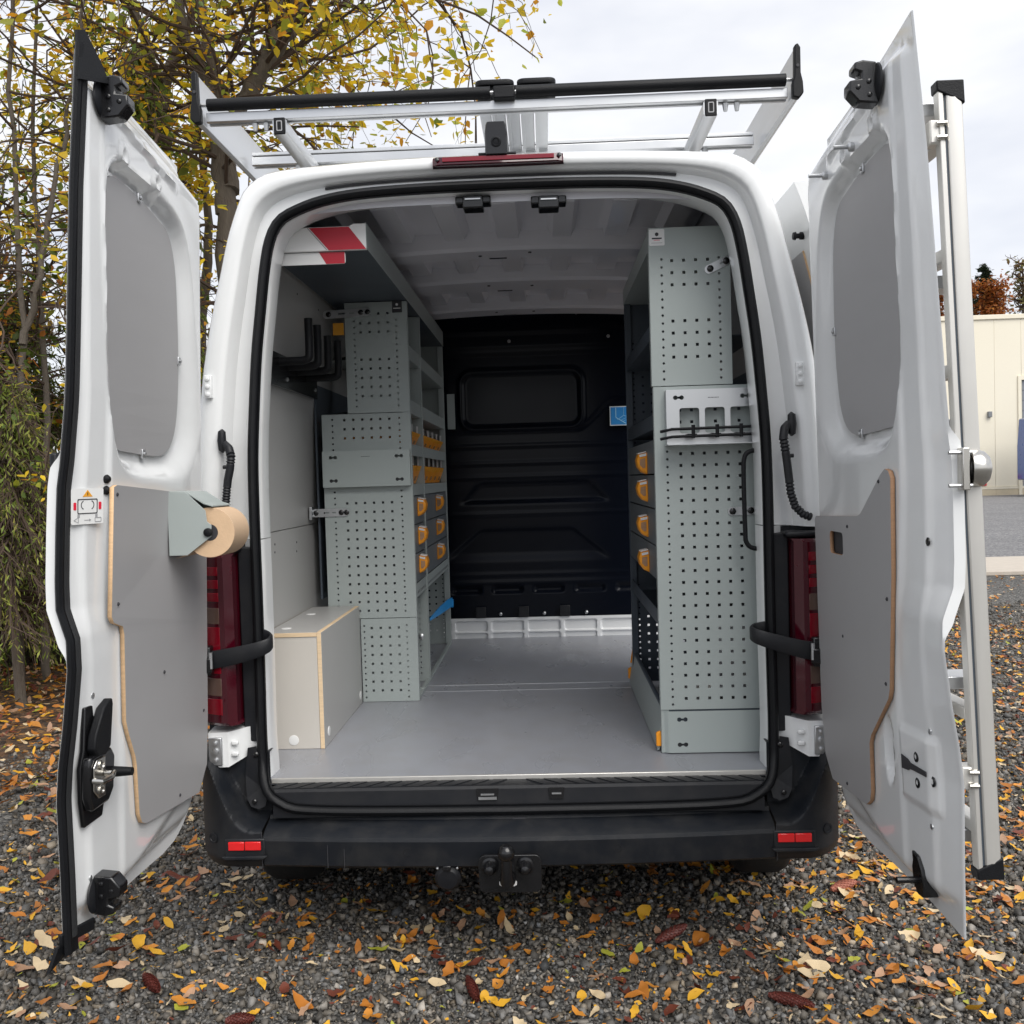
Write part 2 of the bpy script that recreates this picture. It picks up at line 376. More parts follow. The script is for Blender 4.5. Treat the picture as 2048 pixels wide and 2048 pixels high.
# black seal all round the opening
sp = []
for p in opnc: sp.append(((p[0]), -.004-.066*float(np.clip((.63-p[1])/.11, 0, 1)), p[1]+.02*float(np.clip((.63-p[1])/.11, 0, 1))))
ring = [(XC+x, y, z) for x, y, z in sp]+[(XC-x, y, z) for x, y, z in sp[::-1][1:-1]]
rr_ = np.array(resample(np.array(ring+[ring[0]]), 241))[:-1]
def seal_tube(path, prof, name, m):
    n = len(path); rings = []
    for i in range(n):
        t = path[(i+1) % n]-path[i-1]; t /= np.linalg.norm(t)
        a = np.array([0, -1.0, 0]); c = np.cross(t, a); c /= np.linalg.norm(c)
        rings.append([path[i]+c*p[0]+a*p[1] for p in prof])
    rings.append(rings[0]); return MB().loft(rings, True, False).build(name, m, van, smooth=True, angle=40)
seal_tube(rr_, [(-.013, -.022), (-.013, .004), (-.008, .011), (0, .014), (.008, .011), (.013, .004), (.013, -.022)], 'door_seal', 'rubber')
seal_tube(rr_, [(.013, -.004), (.0145, .0), (.0175, .001), (.0175, -.012), (.013, -.012)], 'seal_lip', 'rubber')
# dark strip below the roof edge, seams of the frame
b = MB(); tp = mixh(.62); ln = [p for p in full(tp, .040) if abs(p[0]-XC) < .56]
b.tube(ln, .0042, 6).build('roof_edge_strip', 'ink', van, smooth=True)
for s in (-1, 1):
    i = 24; pa, pb = mixh(.03)[i], mixh(.98)[i]
for (a, c) in (((262, 0), (0, 0)),): pass
seam = [((528, 318), (527, 300)), ((684, 366), (694, 385)), ((1316, 375), (1335, 363))]
# inner lining: ceiling skin, side rails, walls, floor, bulkhead
zc = 2.475
# ceiling with pressed bays between the cross beams
def ceil_z(x, y):
    ax = abs(x); z = zc-.012*(ax/.7)**2
    for i in range(-3, 4):
        xr = i*.205
        for ya, yb in ((.22, .80), (.99, 1.39), (1.66, 2.11)):
            u = max(0, 1-abs(x-xr)/.052); e = min(1, max(0, (y-ya-.03)/.03))*min(1, max(0, (yb-.03-y)/.03))
            if e > 0 and ax < .66: z -= .042*min(1, u*4.5)*e
    return z
xs = np.linspace(-.72, .72, 145); ysn = np.unique(np.round(np.concatenate([np.linspace(.15, 2.60, 60), [.22,.25,.28,.74,.77,.80,.99,1.02,1.05,1.33,1.36,1.39,1.66,1.69,1.72,2.05,2.08,2.11]]), 3))
ceil = MB().grid([[(XC+x, y, ceil_z(x, y)) for x in xs] for y in ysn]).build('ceiling_panel', 'white_inner_shaded', van, smooth=True, recalc=False, angle=40)
for y0, y1 in ((.81, .98), (1.40, 1.65), (2.12, 2.33)):
    b = MB(); zb = zc-.066
    prof = [(y0-.012, zc+.01), (y0, zb+.012), (y0+.02, zb), (y1-.02, zb), (y1, zb+.012), (y1+.012, zc+.01)]
    b.loft([[(XC+x, p[0], p[1]-(.03*(abs(x)/.72)**2)) for p in prof] for x in np.linspace(-.73, .73, 13)], True, True)
    bo = b.build('ceiling_beam', 'white_inner_shaded', ceil, smooth=True, angle=30)
    for x in (-.52, -.33, -.12, .08, .29, .5):
        MB().cyl((XC+x, (y0+y1)/2+random.uniform(-.03, .03), zb-.004), (0, 0, 1), .007, .003, 10).build('beam_hole', 'ink', ceil)
    for x in (-.45, -.05, .38):
        MB().box(XC+x-.035, XC+x+.035, y1-.03, y1-.018, zb-.003, zb+.01).build('beam_slot', 'ink', ceil)
# header above the opening with two catches
b = MB(); b.loft([[(XC+x, .045, 2.372-.02*(x/.62)**4-.0), (XC+x, .06, 2.375-.02*(x/.62)**4), (XC+x, .17, 2.415-.03*(x/.62)**4), (XC+x, .20, 2.47), (XC+x, .05, 2.47)] for x in np.linspace(-.60, .60, 21)])
hd = b.build('header_beam', 'white_inner_shaded', van, smooth=True, angle=40)
for px in (893, 1035):
    c = atY(px, 384, .05); x, z = c[0], c[2]
    b = MB(); b.box(x-.055, x+.055, .032, .085, z-.004, z+.020); b.box(x-.032, x+.032, .024, .09, z-.020, z+.019); k_ = b.build('door_catch', 'gloss_black', van, bevel=.004)
    MB().box(x-.024, x+.024, .019, .026, z+.004, z+.008).build('catch_bar', 'zinc', k_)
for px, py in ((540, 420), (1371, 377)):
    c = atY(px, py, .07); s = -1 if px < 900 else 1
    MB().tube([c+np.array((-s*.022, 0, .012)), c, c+np.array((s*.02, 0, -.015))], [.006, .009, .005], 8).build('drain_slot', 'ink', van)
# walls
def wallx(z): return float(np.interp(z, [.55, 1.35, 1.75, 2.05, 2.35, 2.5], [.885, .885, .865, .832, .775, .70]))
for s, y1 in ((-1, 2.585), (1, 1.40)):
    for k, (z0, z1) in enumerate(((.582, 1.3385), (1.3415, 2.30))):
        zz = np.linspace(z0, z1, 12)
        b = MB(); b.loft([[(XC+s*wallx(z), y, z), (XC+s*(wallx(z)+.009), y, z)] for z in zz for y in (0,)][:0] or [[(XC+s*wallx(z), .06, z), (XC+s*wallx(z), y1, z), (XC+s*(wallx(z)+.008), y1, z), (XC+s*(wallx(z)+.008), .06, z)] for z in zz])
        wp = b.build('wall_panel', 'wall_laminate' if s < 0 else 'grey_laminate', van, smooth=True, angle=30)
        if s < 0:
            for px, py in (((519, 1027), (560, 1023), (519, 1042), (560, 1040), (547, 1225), (588, 1206)) if k == 0 else ((549, 555), (590, 585))):
                c = atX(px, py, XC-wallx(1.3 if k == 0 else 2.1)+.001); z = c[2]
                screw(wp, (XC-wallx(z)-.0002, c[1], z), (1, 0, 0), .0045, .002)
    b = MB(); zz = np.linspace(2.28, 2.49, 6)
    b.loft([[(XC+s*(wallx(z)+.012), .17, z), (XC+s*(wallx(z)+.012), 2.6, z), (XC+s*(wallx(z)+.02), 2.6, z), (XC+s*(wallx(z)+.02), .17, z)] for z in zz]).build('roof_side_rail', 'white_inner_shaded', van, smooth=True)
# jamb inside the seal, lower half of the opening
for s in (-1, 1):
    zz = np.linspace(.575, 1.34, 24)
    b = MB(); b.loft([[(XC+s*(xat(opnc, z)-.012), .026, z), (XC+s*(xat(opnc, z)-.015), .034, z), (XC+s*(xat(opnc, z)-.017), .06, z), (XC+s*(xat(opnc, z)-.019), .11, z), (XC+s*(xat(opnc, z)+.09), .10, z), (XC+s*(xat(opnc, z)+.02), .02, z)] for z in zz])
    b.build('door_jamb', 'white_paint', van, smooth=True, angle=40)
# floor boards with aluminium joint strips
MB().box(XC-.90, XC+.90, .006, 1.203, .562, .58).build('floor_board', 'floor_laminate', van)
MB().box(XC-.90, XC+.90, 1.209, 1.325, .562, .5795).build('floor_board', 'floor_laminate', van)
MB().box(XC-.90, XC+.90, 1.331, 2.60, .562, .58).build('floor_board', 'floor_laminate', van)
for y in (1.206, 1.328): MB().box(XC-.46, XC+.50, y-.0035, y+.0035, .57, .5815).build('joint_strip', 'brushed_alu', van)
MB().box(XC-.775, XC+.775, -.004, .005, .568, .5835).build('sill_strip', 'alu_warm', van, bevel=.002)
# black step below the floor edge: tread ribs, riser
b = MB(); step = [(-.004, .569), (-.052, .5655), (-.060, .558), (-.062, .528), (-.064, .512), (-.064, .48), (.03, .48), (.03, .555), (-.003, .555)]
xs_ = np.linspace(-.755, .755, 41)
b.loft([[(XC+x, p[0], p[1]) for p in step] for x in xs_]); st = b.build('sill_step', 'black_plastic', van, smooth=True, angle=30)
for s in (-1, 1):
    for k in range(13):
        xa = s*(.03+k*.055)
        MB().prism([(XC+xa, -.007, .5685), (XC+xa+s*.041, -.007, .5685), (XC+xa+s*.095, -.050, .5655), (XC+xa+s*.054, -.050, .5655)], (0, 0, .003)).build('tread_rib', 'black_plastic', st)
for px, wd in ((920, .034), (1050, .024)):
    c = atY(px, 1494, -.06); x, z = c[0], .543
    kk = MB().prism([(x-wd, -.062, z+.017), (x+wd, -.062, z+.017), (x+wd*.86, -.0645, z-.016), (x-wd*.86, -.0645, z-.016)], (0, -.004, 0)).build('sill_catch', 'gloss_black', van)
    MB().box(x-wd*.6, x+wd*.6, -.072, -.065, z-.001, z+.003).build('catch_bar', 'zinc', kk)
    if wd > .03: MB().box(x-wd*.82, x+wd*.82, -.071, -.066, z-.015, z-.007).build('catch_plate', 'zinc', kk)
# bulkhead with pressed relief
def sdrr(x, z, cx, cz, hx, hz, r):
    qx, qz = abs(x-cx)-hx+r, abs(z-cz)-hz+r
    return math.hypot(max(qx, 0), max(qz, 0))+min(max(qx, qz), 0)-r
def ss(t): t = min(1, max(0, t)); return t*t*(3-2*t)
def bulk(x, z):
    d = 0.0
    d += .022*ss((.012-sdrr(x, z, -.01, 1.965, .335, .15, .06))/.022)
    d -= .012*ss((.020-abs(sdrr(x, z, -.01, 1.965, .35, .165, .07)))/.014)
    ramp = 1.80+.17*ss((x-.30)/.25)
    d += .02*ss((ramp-z)/.03)
    for zr in (1.70, 1.60, 1.52, 1.305, .95, .905): d -= .007*ss((.014-abs(z-zr))/.014)
    wd = .33+(1.50-z)*.9
    d += .022*ss((1.50-z)/.03)*ss((z-1.36)/.03)*ss((wd-abs(x-.05))/.05)
    d += .018*ss((1.22-z)/.02)*ss((z-1.02)/.06)*ss((.30+(1.2-z)*1.2-abs(x))/.04)
    d -= .02*ss((z-2.24)/.03)
    for zr in (2.24, 2.36): d -= .014*ss((.02-abs(z-zr))/.016)
    for xi in (-.36, -.12, .12, .36, .6): d += .03*ss((.022-abs(z-.862))/.012)*ss((.092-abs(x-xi+.0))/.02)
    return d
xs = np.linspace(-.86, .86, 173); zs = np.linspace(.69, 2.47, 180)
bh = MB().grid([[(XC+x, 2.575+.5*bulk(x, z), z) for x in xs] for z in zs]).build('bulkhead', 'bulkhead_paint', van, smooth=True, recalc=False, angle=60)
MB().box(XC-.88, XC+.88, 2.64, 2.67, .56, 2.48).build('bulkhead_back', 'bulkhead_paint', van)
for x in (-.28, -.03, .21): MB().box(XC+x-.03, XC+x+.03, 2.560, 2.572, .70, .765).build('bulkhead_tab', 'black_plastic', bh, bevel=.003)
for x in (-.165, .09, .335): MB().sphere((XC+x, 2.566, .722), .011).build('bulkhead_bolt', 'zinc', bh, smooth=True)
for x, z in ((-.07, 2.30), (.50, 2.31), (-.38, 2.45), (.32, 2.45), (.52, 2.45)): MB().sphere((XC+x, 2.552, z), .010).build('bulkhead_bolt', 'ink_grey', bh, smooth=True)
# white riser at the foot of the bulkhead, with pressed fields
def riser(x, z):
    xm = ((x+.02) % .213)-.1065
    return 2.57+.012*ss((.004-sdrr(xm, z, 0, .650, .092, .028, .012))/.006)+.012*ss((.004-sdrr(xm, z, 0, .585, .092, .024, .012))/.006)
xs = np.linspace(-.8, .8, 321); zs = np.linspace(.575, .70, 44)
MB().grid([[(XC+x, riser(x, z), z) for x in xs] for z in zs]).build('bulkhead_riser', 'white_paint', van, smooth=True, recalc=False, angle=60)
# blue picture sticker on the bulkhead
c0, c1 = atY(1150, 767, 2.56), atY(1194, 802, 2.56); xa, xb, za, zb = c0[0], c0[0]+.128, c1[2], c0[2]
stk = MB().box(xa, xb, 2.557, 2.5595, za, zb).build('instruction_sticker', 'label_white', van)
MB().box(xa+.005, xb-.005, 2.5555, 2.5565, za+.005, zb-.005).build('sticker_field', 'blue_print', stk)
b = MB()
for p, q, wd in (((.27,.93),(.27,.42),.035), ((.27,.42),(.72,.10),.035), ((.34,.30),(.62,.52),.02), ((.62,.52),(.95,.38),.02), ((.62,.95),(.62,.52),.012), ((.5,.28),(.8,.42),.012), ((.58,.22),(.88,.34),.012)):
    P = np.array((xa+p[0]*(xb-xa), za+p[1]*(zb-za))); Q = np.array((xa+q[0]*(xb-xa), za+q[1]*(zb-za))); d = Q-P; n = np.array((-d[1], d[0]))/np.linalg.norm(d)*wd*.06
    b.prism([(P[0]-n[0], 2.555, P[1]-n[1]), (Q[0]-n[0], 2.555, Q[1]-n[1]), (Q[0]+n[0], 2.555, Q[1]+n[1]), (P[0]+n[0], 2.555, P[1]+n[1])], (0, -.001, 0))
b.build('sticker_lines', 'light_blue_print', stk)

# ------------------------------------------------------------------ bumper
b = MB(); cx0, cx1 = -.775, .775
prof = [(.03, .490), (-.062, .478), (-.070, .468), (-.125, .452), (-.146, .440), (-.150, .428), (-.142, .352), (-.128, .342), (.02, .342)]
def bow(x): return .035*(x/.78)**2
b.loft([[(XC+x, p[0]+bow(x)*(1 if p[0] < 0 else 0), p[1]) for p in prof] for x in np.linspace(cx0, cx1, 25)])
bump = b.build('rear_bumper', 'bumper_plastic', van, smooth=True, angle=24)
def corner_y(x, z):                                           # x = distance from centre
    band = -.115+.10*max(0, (x-.86)/.13)**2.2
    arc = .452+.20*ss((x-.80)/.17)**1.4                       # the line where the hollow under the lamp begins
    t = ss((z-arc)/.03)
    hol = .005+.07*max(0, (x-.93)/.06)**2
    y = band*(1-t)+max(band, hol)*t
    y += .02*ss((.375-z)/.04)
    return y
for s in (-1, 1):
    us = np.linspace(.779, .992, 44); zs = np.linspace(.342, .668, 64)
    pts = [[(XC+s*u, corner_y(u, z), z) for u in us]+[(XC+s*.999, corner_y(.992, z)+.04, z), (XC+s*1.0, .30, z)] for z in zs]
    pts.insert(0, [(p[0], p[1]+.25 if i < 44 else p[1], .343) for i, p in enumerate(pts[0])])
    pts.append([(p[0], max(p[1], .045), .669) for p in pts[-1]])
    MB().grid(pts, flip=(s < 0)).build('bumper_corner', 'bumper_plastic', bump, smooth=True, recalc=False, angle=45)
    px = 460 if s < 0 else 1485; c = atY(px, 1599 if s < 0 else 1583, -.118); x = XC+s*.83
    MB().box(x-.062, x+.062, -.119, -.104, .378, .436).build('reflector_recess', 'black_plastic', bump, bevel=.004)
    for q in (-1, 1): MB().box(x+q*.0255-.0245, x+q*.0255+.0245, -.124, -.117, .402, .428).build('reflector', 'red_reflector', bump, bevel=.002)
    MB().prism([(x-.07, -.119, .386), (x+.07, -.119, .386), (x+.06, -.119, .376), (x-.06, -.119, .376)], (0, -.012, 0)).build('reflector_ledge', 'bumper_plastic', bump, bevel=.002)
    cc = atY(405, 1575, -.07) if s < 0 else atY(1543, 1560, -.07)
    MB().lathe((XC+s*.936, corner_y(.936, .43)-.003, .43), (s*.5, -1, 0), [(0, .016), (.004, .016), (.004, .011), (.002, .010), (.003, .001)], 18).build('parking_sensor', 'black_plastic', bump, smooth=True)
    MB().prism([(XC+s*.777, corner_y(.779, .44)-.002, .345), (XC+s*.7785, corner_y(.779, .44)-.002, .345), (XC+s*.7785, corner_y(.779, .44)-.001, .455), (XC+s*.777, corner_y(.779, .44)-.001, .455)], (0, .004, 0)).build('bumper_seam', 'ink', bump)
    # trim piece with a screw between seal and corner
    f = lambda x, y, z: (XC+s*x, .0-z, y)
    tr = plate('seal_trim', [(.818, .69), (.845, .685), (.855, .60), (.850, .53), (.835, .505), (.81, .497), (.79, .505), (.785, .53), (.805, .56), (.81, .62)], [], .006, lambda x, y, z: (XC+s*x, -.004-z-.02*max(0, (.56-y)/.06), y), 'black_plastic', van)
    screw(tr, (XC+s*.822, -.032, .522), (0, -1, 0), .008, .005, 'gloss_black'); screw(tr, (XC+s*.818, -.012, .665), (0, -1, 0), .009, .006, 'gloss_black')
for px, py in ((768, 1609), (1165, 1601)):
    c = atY(px, py, -.146)
    MB().lathe((c[0], -.1435+bow(c[0]), c[2]), (0, -1, -.1), [(0, .0135), (.004, .0135), (.004, .010), (.002, .0095), (.0032, .001)], 20).build('parking_sensor', 'black_plastic', bump, smooth=True)
MB().box(-.02, .02, -.072, -.066, .458, .472).build('bumper_clip', 'ink', bump)
c = atY(632, 1608, -.14)
for x in (c[0]-.025, c[0]+.026): MB().box(x-.0008, x+.0008, -.1465+bow(x)-.0015, -.13, .348, .425).build('cover_seam', 'ink', bump)
# ------------------------------------------------------------------ tow bar, socket
tb = MB(); c0, c1 = atY(903, 1616, -.19), atY(1022, 1683, -.19)
f = lambda x, y, z: (x, -.175-z, y)
tow = plate('tow_bar', [(p[0], p[1]) for p in rrect(c0[0], c1[0], c1[2], c0[2], .018, 4)], [], .012, f, 'gloss_black', van, .0015)
cb = atY(955, 1609, -.25); xb = cb[0]
b = MB(); b.sphere((xb, -.25, cb[2]), .0255, 20, 12); b.build('tow_ball', 'gloss_black', tow, smooth=True)
MB().tube([(xb, -.25, cb[2]-.015), (xb, -.25, cb[2]-.06), (xb, -.245, cb[2]-.085), (xb, -.20, cb[2]-.10)], [.016, .017, .021, .024], 14).build('tow_neck', 'gloss_black', tow, smooth=True)
for q in (-1, 1):
    MB().lathe((xb+q*.052, -.187, cb[2]-.062), (0, -1, 0), [(0, .026), (.01, .026), (.012, .02), (.03, .018), (.042, .012), (.046, .003)], 18).build('tow_bolt', 'gloss_black', tow, smooth=True)
    MB().cyl((xb+q*.0175, -.187, c1[2]+.028), (0, -1, 0), .0095, .006, 6).build('hex_bolt', 'label_white', tow, bevel=.001)
cs = atY(845, 1655, -.12)
so = MB().lathe((cs[0], -.10, cs[2]), (0, -1, -.15), [(0, .04), (.02, .04), (.024, .036), (.03, .03), (.032, .002)], 24).build('tow_socket', 'black_plastic', van, smooth=True)
MB().box(cs[0]-.012, cs[0]+.012, -.142, -.118, cs[2]+.028, cs[2]+.042).build('socket_lid', 'gloss_black', so, bevel=.002)
for q in (-.03, .03): MB().sphere((cs[0]+q, -.127, cs[2]+.031), .005).build('socket_screw', 'zinc', so, smooth=True)
MB().box(XC-.62, XC+.40, .0, .08, .29, .34).build('tow_crossbar', 'underbody', van, bevel=.006)
MB().cyl((.30, .10, .30), (0, 1, 0), .04, .5, 16).build('exhaust', 'underbody', van, smooth=True)
MB().lathe((XC+.05, 1.12, .19), (0, 0, 1), [(0, .20), (0, .29), (.03, .325), (.13, .325), (.16, .29), (.16, .20)], 36).build('added_spare_wheel', 'tyre', van, smooth=True)  # unseen wheel added as a dark blocker over the ground
MB().box(XC-.75, XC+.75, .12, .6, .24, .31).build('added_shade_block', 'underpan', van, bevel=.03)  # unseen full-width block added to shade the ground below the bumper
# ------------------------------------------------------------------ wheels
for s in (-1, 1):
    for yw in (.68, 3.75):
        wv = MB().lathe((XC+s*.765, yw, .335), (s, 0, 0), [(0, .20), (0, .29), (.02, .322), (.045, .335), (.165, .335), (.19, .322), (.21, .29), (.21, .21), (.17, .20)], 40).build('wheel', 'tyre', van, smooth=True)
        MB().lathe((XC+s*.785, yw, .335), (s, 0, 0), [(0, .21), (.17, .215), (.15, .19), (.10, .12), (.13, .06), (.135, .001)], 32).build('rim', 'rim_steel', wv, smooth=True)
# ------------------------------------------------------------------ tail lights, hinges, conduits, check straps
for s in (-1, 1):
    MB().box(*sorted((XC+s*.79, XC+s*.985)), .05, .075, .62, 1.335).build('lamp_recess', 'black_plastic', van)
    MB().box(*sorted((XC+s*.806, XC+s*.86)), .012, .05, .70, 1.318).build('lamp_side', 'black_plastic', van, bevel=.004)
    zt, zb_ = 1.302, .765
    sec = [(.860, .05), (.866, -.030), (.888, -.052), (.905, -.050), (.925, -.044), (.965, -.022), (.985, .02), (.99, .08)]
    tl = MB(); tl.loft([[(XC+s*(x-(.006 if z in (zt, zb_) else 0)), y+(.006 if z in (zt, zb_) else 0), z) for x, y in sec] for z in (zb_, zb_+.01, zt-.01, zt)])
    t_ = tl.build('tail_light', 'dark_red_lens', van, smooth=True, angle=25)
    for z0, z1, mm in ((1.235, 1.262, 'red_lens'), (1.195, 1.222, 'red_lens'), (1.155, 1.182, 'red_lens'), (1.085, 1.135, 'clear_lens'), (1.0, 1.075, 'red_lens'), (.93, .985, 'red_lens'), (.86, .915, 'clear_lens'), (.80, .85, 'red_lens')):
        q = [(.905, -.0515), (.926, -.0455), (.962, -.0245), (.96, -.02), (.905, -.047)]
        MB().loft([[(XC+s*x, y, z) for x, y in q] for z in (z0, z1)]).build('lamp_segment', mm, t_, bevel=.001)
    MB().box(*sorted((XC+s*.845, XC+s*.965)), -.03, .05, 1.305, 1.325).build('lamp_top', 'black_plastic', t_, bevel=.008)
    # white hinge bracket below the lamp
    brk = MB(); brk.loft([[(XC+s*.815, .03, z0), (XC+s*.90, -.03+.0, z1), (XC+s*.96, -.035, z1), (XC+s*.97, .06, z1), (XC+s*.815, .06, z0)] for z0, z1 in ((.675, .632), (.675, .64), (.752, .735), (.752, .742))])
    bo = brk.build('hinge_bracket', 'white_paint', van, smooth=True, angle=30)
    for zz in (.665, .70): MB().box(*sorted((XC+s*.868, XC+s*.89)), -.032, -.02, zz, zz+.014).build('bracket_rib', 'white_paint', bo, bevel=.004)
    hp = MB().box(*sorted((XC+s*.916, XC+s*.958)), -.043, -.03, .64, .728).build('hinge', 'zinc', van, bevel=.003)
    for zz in (.658, .685, .711): MB().lathe((XC+s*.936, -.043, zz), (0, -1, 0), [(0, .010 if zz == .685 else .007), (.007, .010 if zz == .685 else .007), (.008, .004)], 12).build('hinge_bolt', 'zinc', hp, smooth=True)
    c = atY(393, 730, -.012) if s < 0 else atY(1509, 705, -.012)
    hp = MB().box(c[0]-.012, c[0]+.012, -.018, .0, c[2]-.036, c[2]+.036).build('hinge', 'white_paint', van, bevel=.003)
    for dz in (-.024, 0, .024): MB().lathe((c[0], -.018, c[2]+dz), (0, -1, 0), [(0, .007), (.004, .007), (.006, .003)], 12).build('hinge_bolt', 'white_paint', hp, smooth=True)
    # corrugated cable conduit
    if s < 0: P = [(423, 838), (432, 846), (436, 862), (434, 885), (430, 905), (428, 925), (426, 950), (424, 985)]
    else: P = [(1488, 800), (1480, 808), (1478, 825), (1482, 850), (1486, 880), (1489, 905), (1492, 930), (1500, 955), (1515, 970), (1531, 976)]
    pth = resample([atY(p[0], p[1], -.010-.022*min(1, i/2)) for i, p in enumerate(P)], 90); rad = []
    for i in range(90):
        t = i/89
        if t < .16: r = .013
        elif t < .30: r = .0125+.0022*math.sin(i*2.1)
        elif t < .58: r = .0125
        else: r = .0118+.002*math.sin(i*2.1)
        rad.append(r)
    cd = MB().tube(pth, rad, 14).build('cable_conduit', 'black_plastic', van, smooth=True)
    g = atY(420 if s < 0 else 1493, 832 if s < 0 else 800, -.004)
    MB().tube([g+np.array((0, 0, .036)), g+np.array((0, -.004, .028)), g+np.array((0, -.008, 0)), g+np.array((0, -.004, -.028)), g+np.array((0, 0, -.036))], [.003, .012, .014, .012, .003], 12).build('conduit_grommet', 'black_plastic', cd, smooth=True)
    mid = pth[30]; MB().cyl(mid, (-s*-1.0 if False else s*1.0, 0, 0), .006, .022, 8).build('conduit_clip', 'black_plastic', cd)
    # door check strap
    if s < 0: P = [(396, 1246, -.055), (430, 1240, -.056), (465, 1232, -.055), (492, 1224, -.05), (508, 1216, -.035), (511, 1208, -.012), (500, 1200, .004), (480, 1197, .012)]
    else: P = [(1535, 1228, -.055), (1510, 1224, -.058), (1470, 1214, -.058), (1440, 1205, -.055), (1424, 1199, -.04), (1418, 1194, -.015), (1425, 1188, .004), (1445, 1184, .012)]
    pth = np.array(spline([atY(x, y, Y) for x, y, Y in P], 40)); rings = []
    for i, p in enumerate(pth):
        t = pth[min(i+1, len(pth)-1)]-pth[max(i-1, 0)]; t[2] = 0; t /= np.linalg.norm(t); n = np.array((-t[1], t[0], 0)); hh = .028-.008*ss(i/len(pth)*1.2)
        rings.append([p+n*a+np.array((0, 0, hh*q)) for a, q in ((-.006,-.8), (-.003,-1), (.003,-1), (.006,-.8), (.006,.8), (.003,1), (-.003,1), (-.006,.8))])
    cs_ = MB().loft(rings).build('door_check_strap', 'black_plastic', van, smooth=True, angle=40)
    e = atY(*( (392, 1246) if s < 0 else (1541, 1228)), -.052)
    b = MB(); b.box(e[0]-.016, e[0]+.016, e[1]-.022, e[1]+.02, e[2]-.045, e[2]+.045); b.box(e[0]-.022, e[0]+.022, e[1]-.03, e[1]-.01, e[2]-.036, e[2]+.012)
    cb_ = b.build('strap_bracket', 'gloss_black', cs_, bevel=.005)
    MB().cyl((e[0]-s*.018, e[1]-.024, e[2]-.022), (0, 0, 1), .006, .05, 10).build('strap_pin', 'zinc', cs_, smooth=True)
# ------------------------------------------------------------------ third brake light and roof camera
c = atY(939, 301, -.02); cl = [(XC-.207, .03), (XC-.2, -.022), (XC-.18, -.032), (XC+.18, -.032), (XC+.198, -.022), (XC+.203, .03)]
rings = [[(x, y+d, z) for x, y in cl] for z, d in ((2.466, .004), (2.469, 0), (2.492, .004), (2.499, .02))]
bl = MB().loft(rings).build('brake_light', 'dark_red_lens', van, smooth=True, angle=30)
MB().box(XC-.17, XC+.17, -.0345, -.031, 2.476, 2.489).build('light_strip', 'red_lens', bl, bevel=.001)
for q in (-.186, .186): screw(bl, (XC+q, -.031, 2.484), (0, -1, .3), .007, .004, 'gloss_black')
c = atY(938, 282, -.02)
rc = MB(); rc.loft([[(XC-.004+x*sx, y, z) for x, y in ((-.034, -.035), (-.03, -.041), (.03, -.041), (.034, -.035), (.034, .03), (-.034, .03))] for z, sx in ((2.493, .95), (2.50, 1), (2.555, 1), (2.58, .9), (2.588, .8))])
rc = rc.build('reversing_camera', 'gloss_black', van, smooth=True, angle=30)
MB().lathe((XC-.004, -.041, 2.528), (0, -1, -.25), [(0, .016), (.006, .015), (.007, .011), (.003, .009), (.004, .001)], 20).build('camera_lens', 'black_plastic', rc, smooth=True)
MB().box(XC-.06, XC+.055, -.02, .03, 2.497, 2.504).build('camera_foot', 'black_plastic', rc, bevel=.002)
# ------------------------------------------------------------------ sliding side door, slid back along the body
sl = np.array([p for p in outc if .52 < p[1] < 2.40]); sl = resample(sl, 40); b = MB()
b.loft([[(XC+p[0]+.085, y, p[1]) for p in sl]+[(XC+p[0]+.135, y, p[1]-.0) for p in sl[::-1]] for y in (.035, .06, .5, 1.18, 1.20)])
sd_ = b.build('sliding_door', 'white_paint', van, smooth=True, angle=40)
pz = resample(np.array([p for p in sl if 1.35 < p[1] < 2.24]), 16)
MB().loft([[(XC+p[0]+.082, y, p[1]) for p in pz]+[(XC+p[0]+.0865, y, p[1]) for p in pz[::-1]] for y in (.16, 1.1)]).build('lining_board', ['grey_laminate'], sd_, smooth=True, angle=30)
MB().loft([[(XC+p[0]+.0815, y, p[1]) for p in pz]+[(XC+p[0]+.087, y, p[1]) for p in pz[::-1]] for y in (.150, .1595)]).build('board_edge', ['ply_edge'], sd_, smooth=True, angle=30)
cst = atX(1518, 357, .96); MB().lathe((XC+xat(outc, 2.25)+.086, .12, 2.25), (-1, 0, 0), [(0, .012), (.012, .012), (.014, .008), (.024, .008), (.025, .013), (.034, .011)], 14).build('door_buffer', 'rubber', sd_, smooth=True)
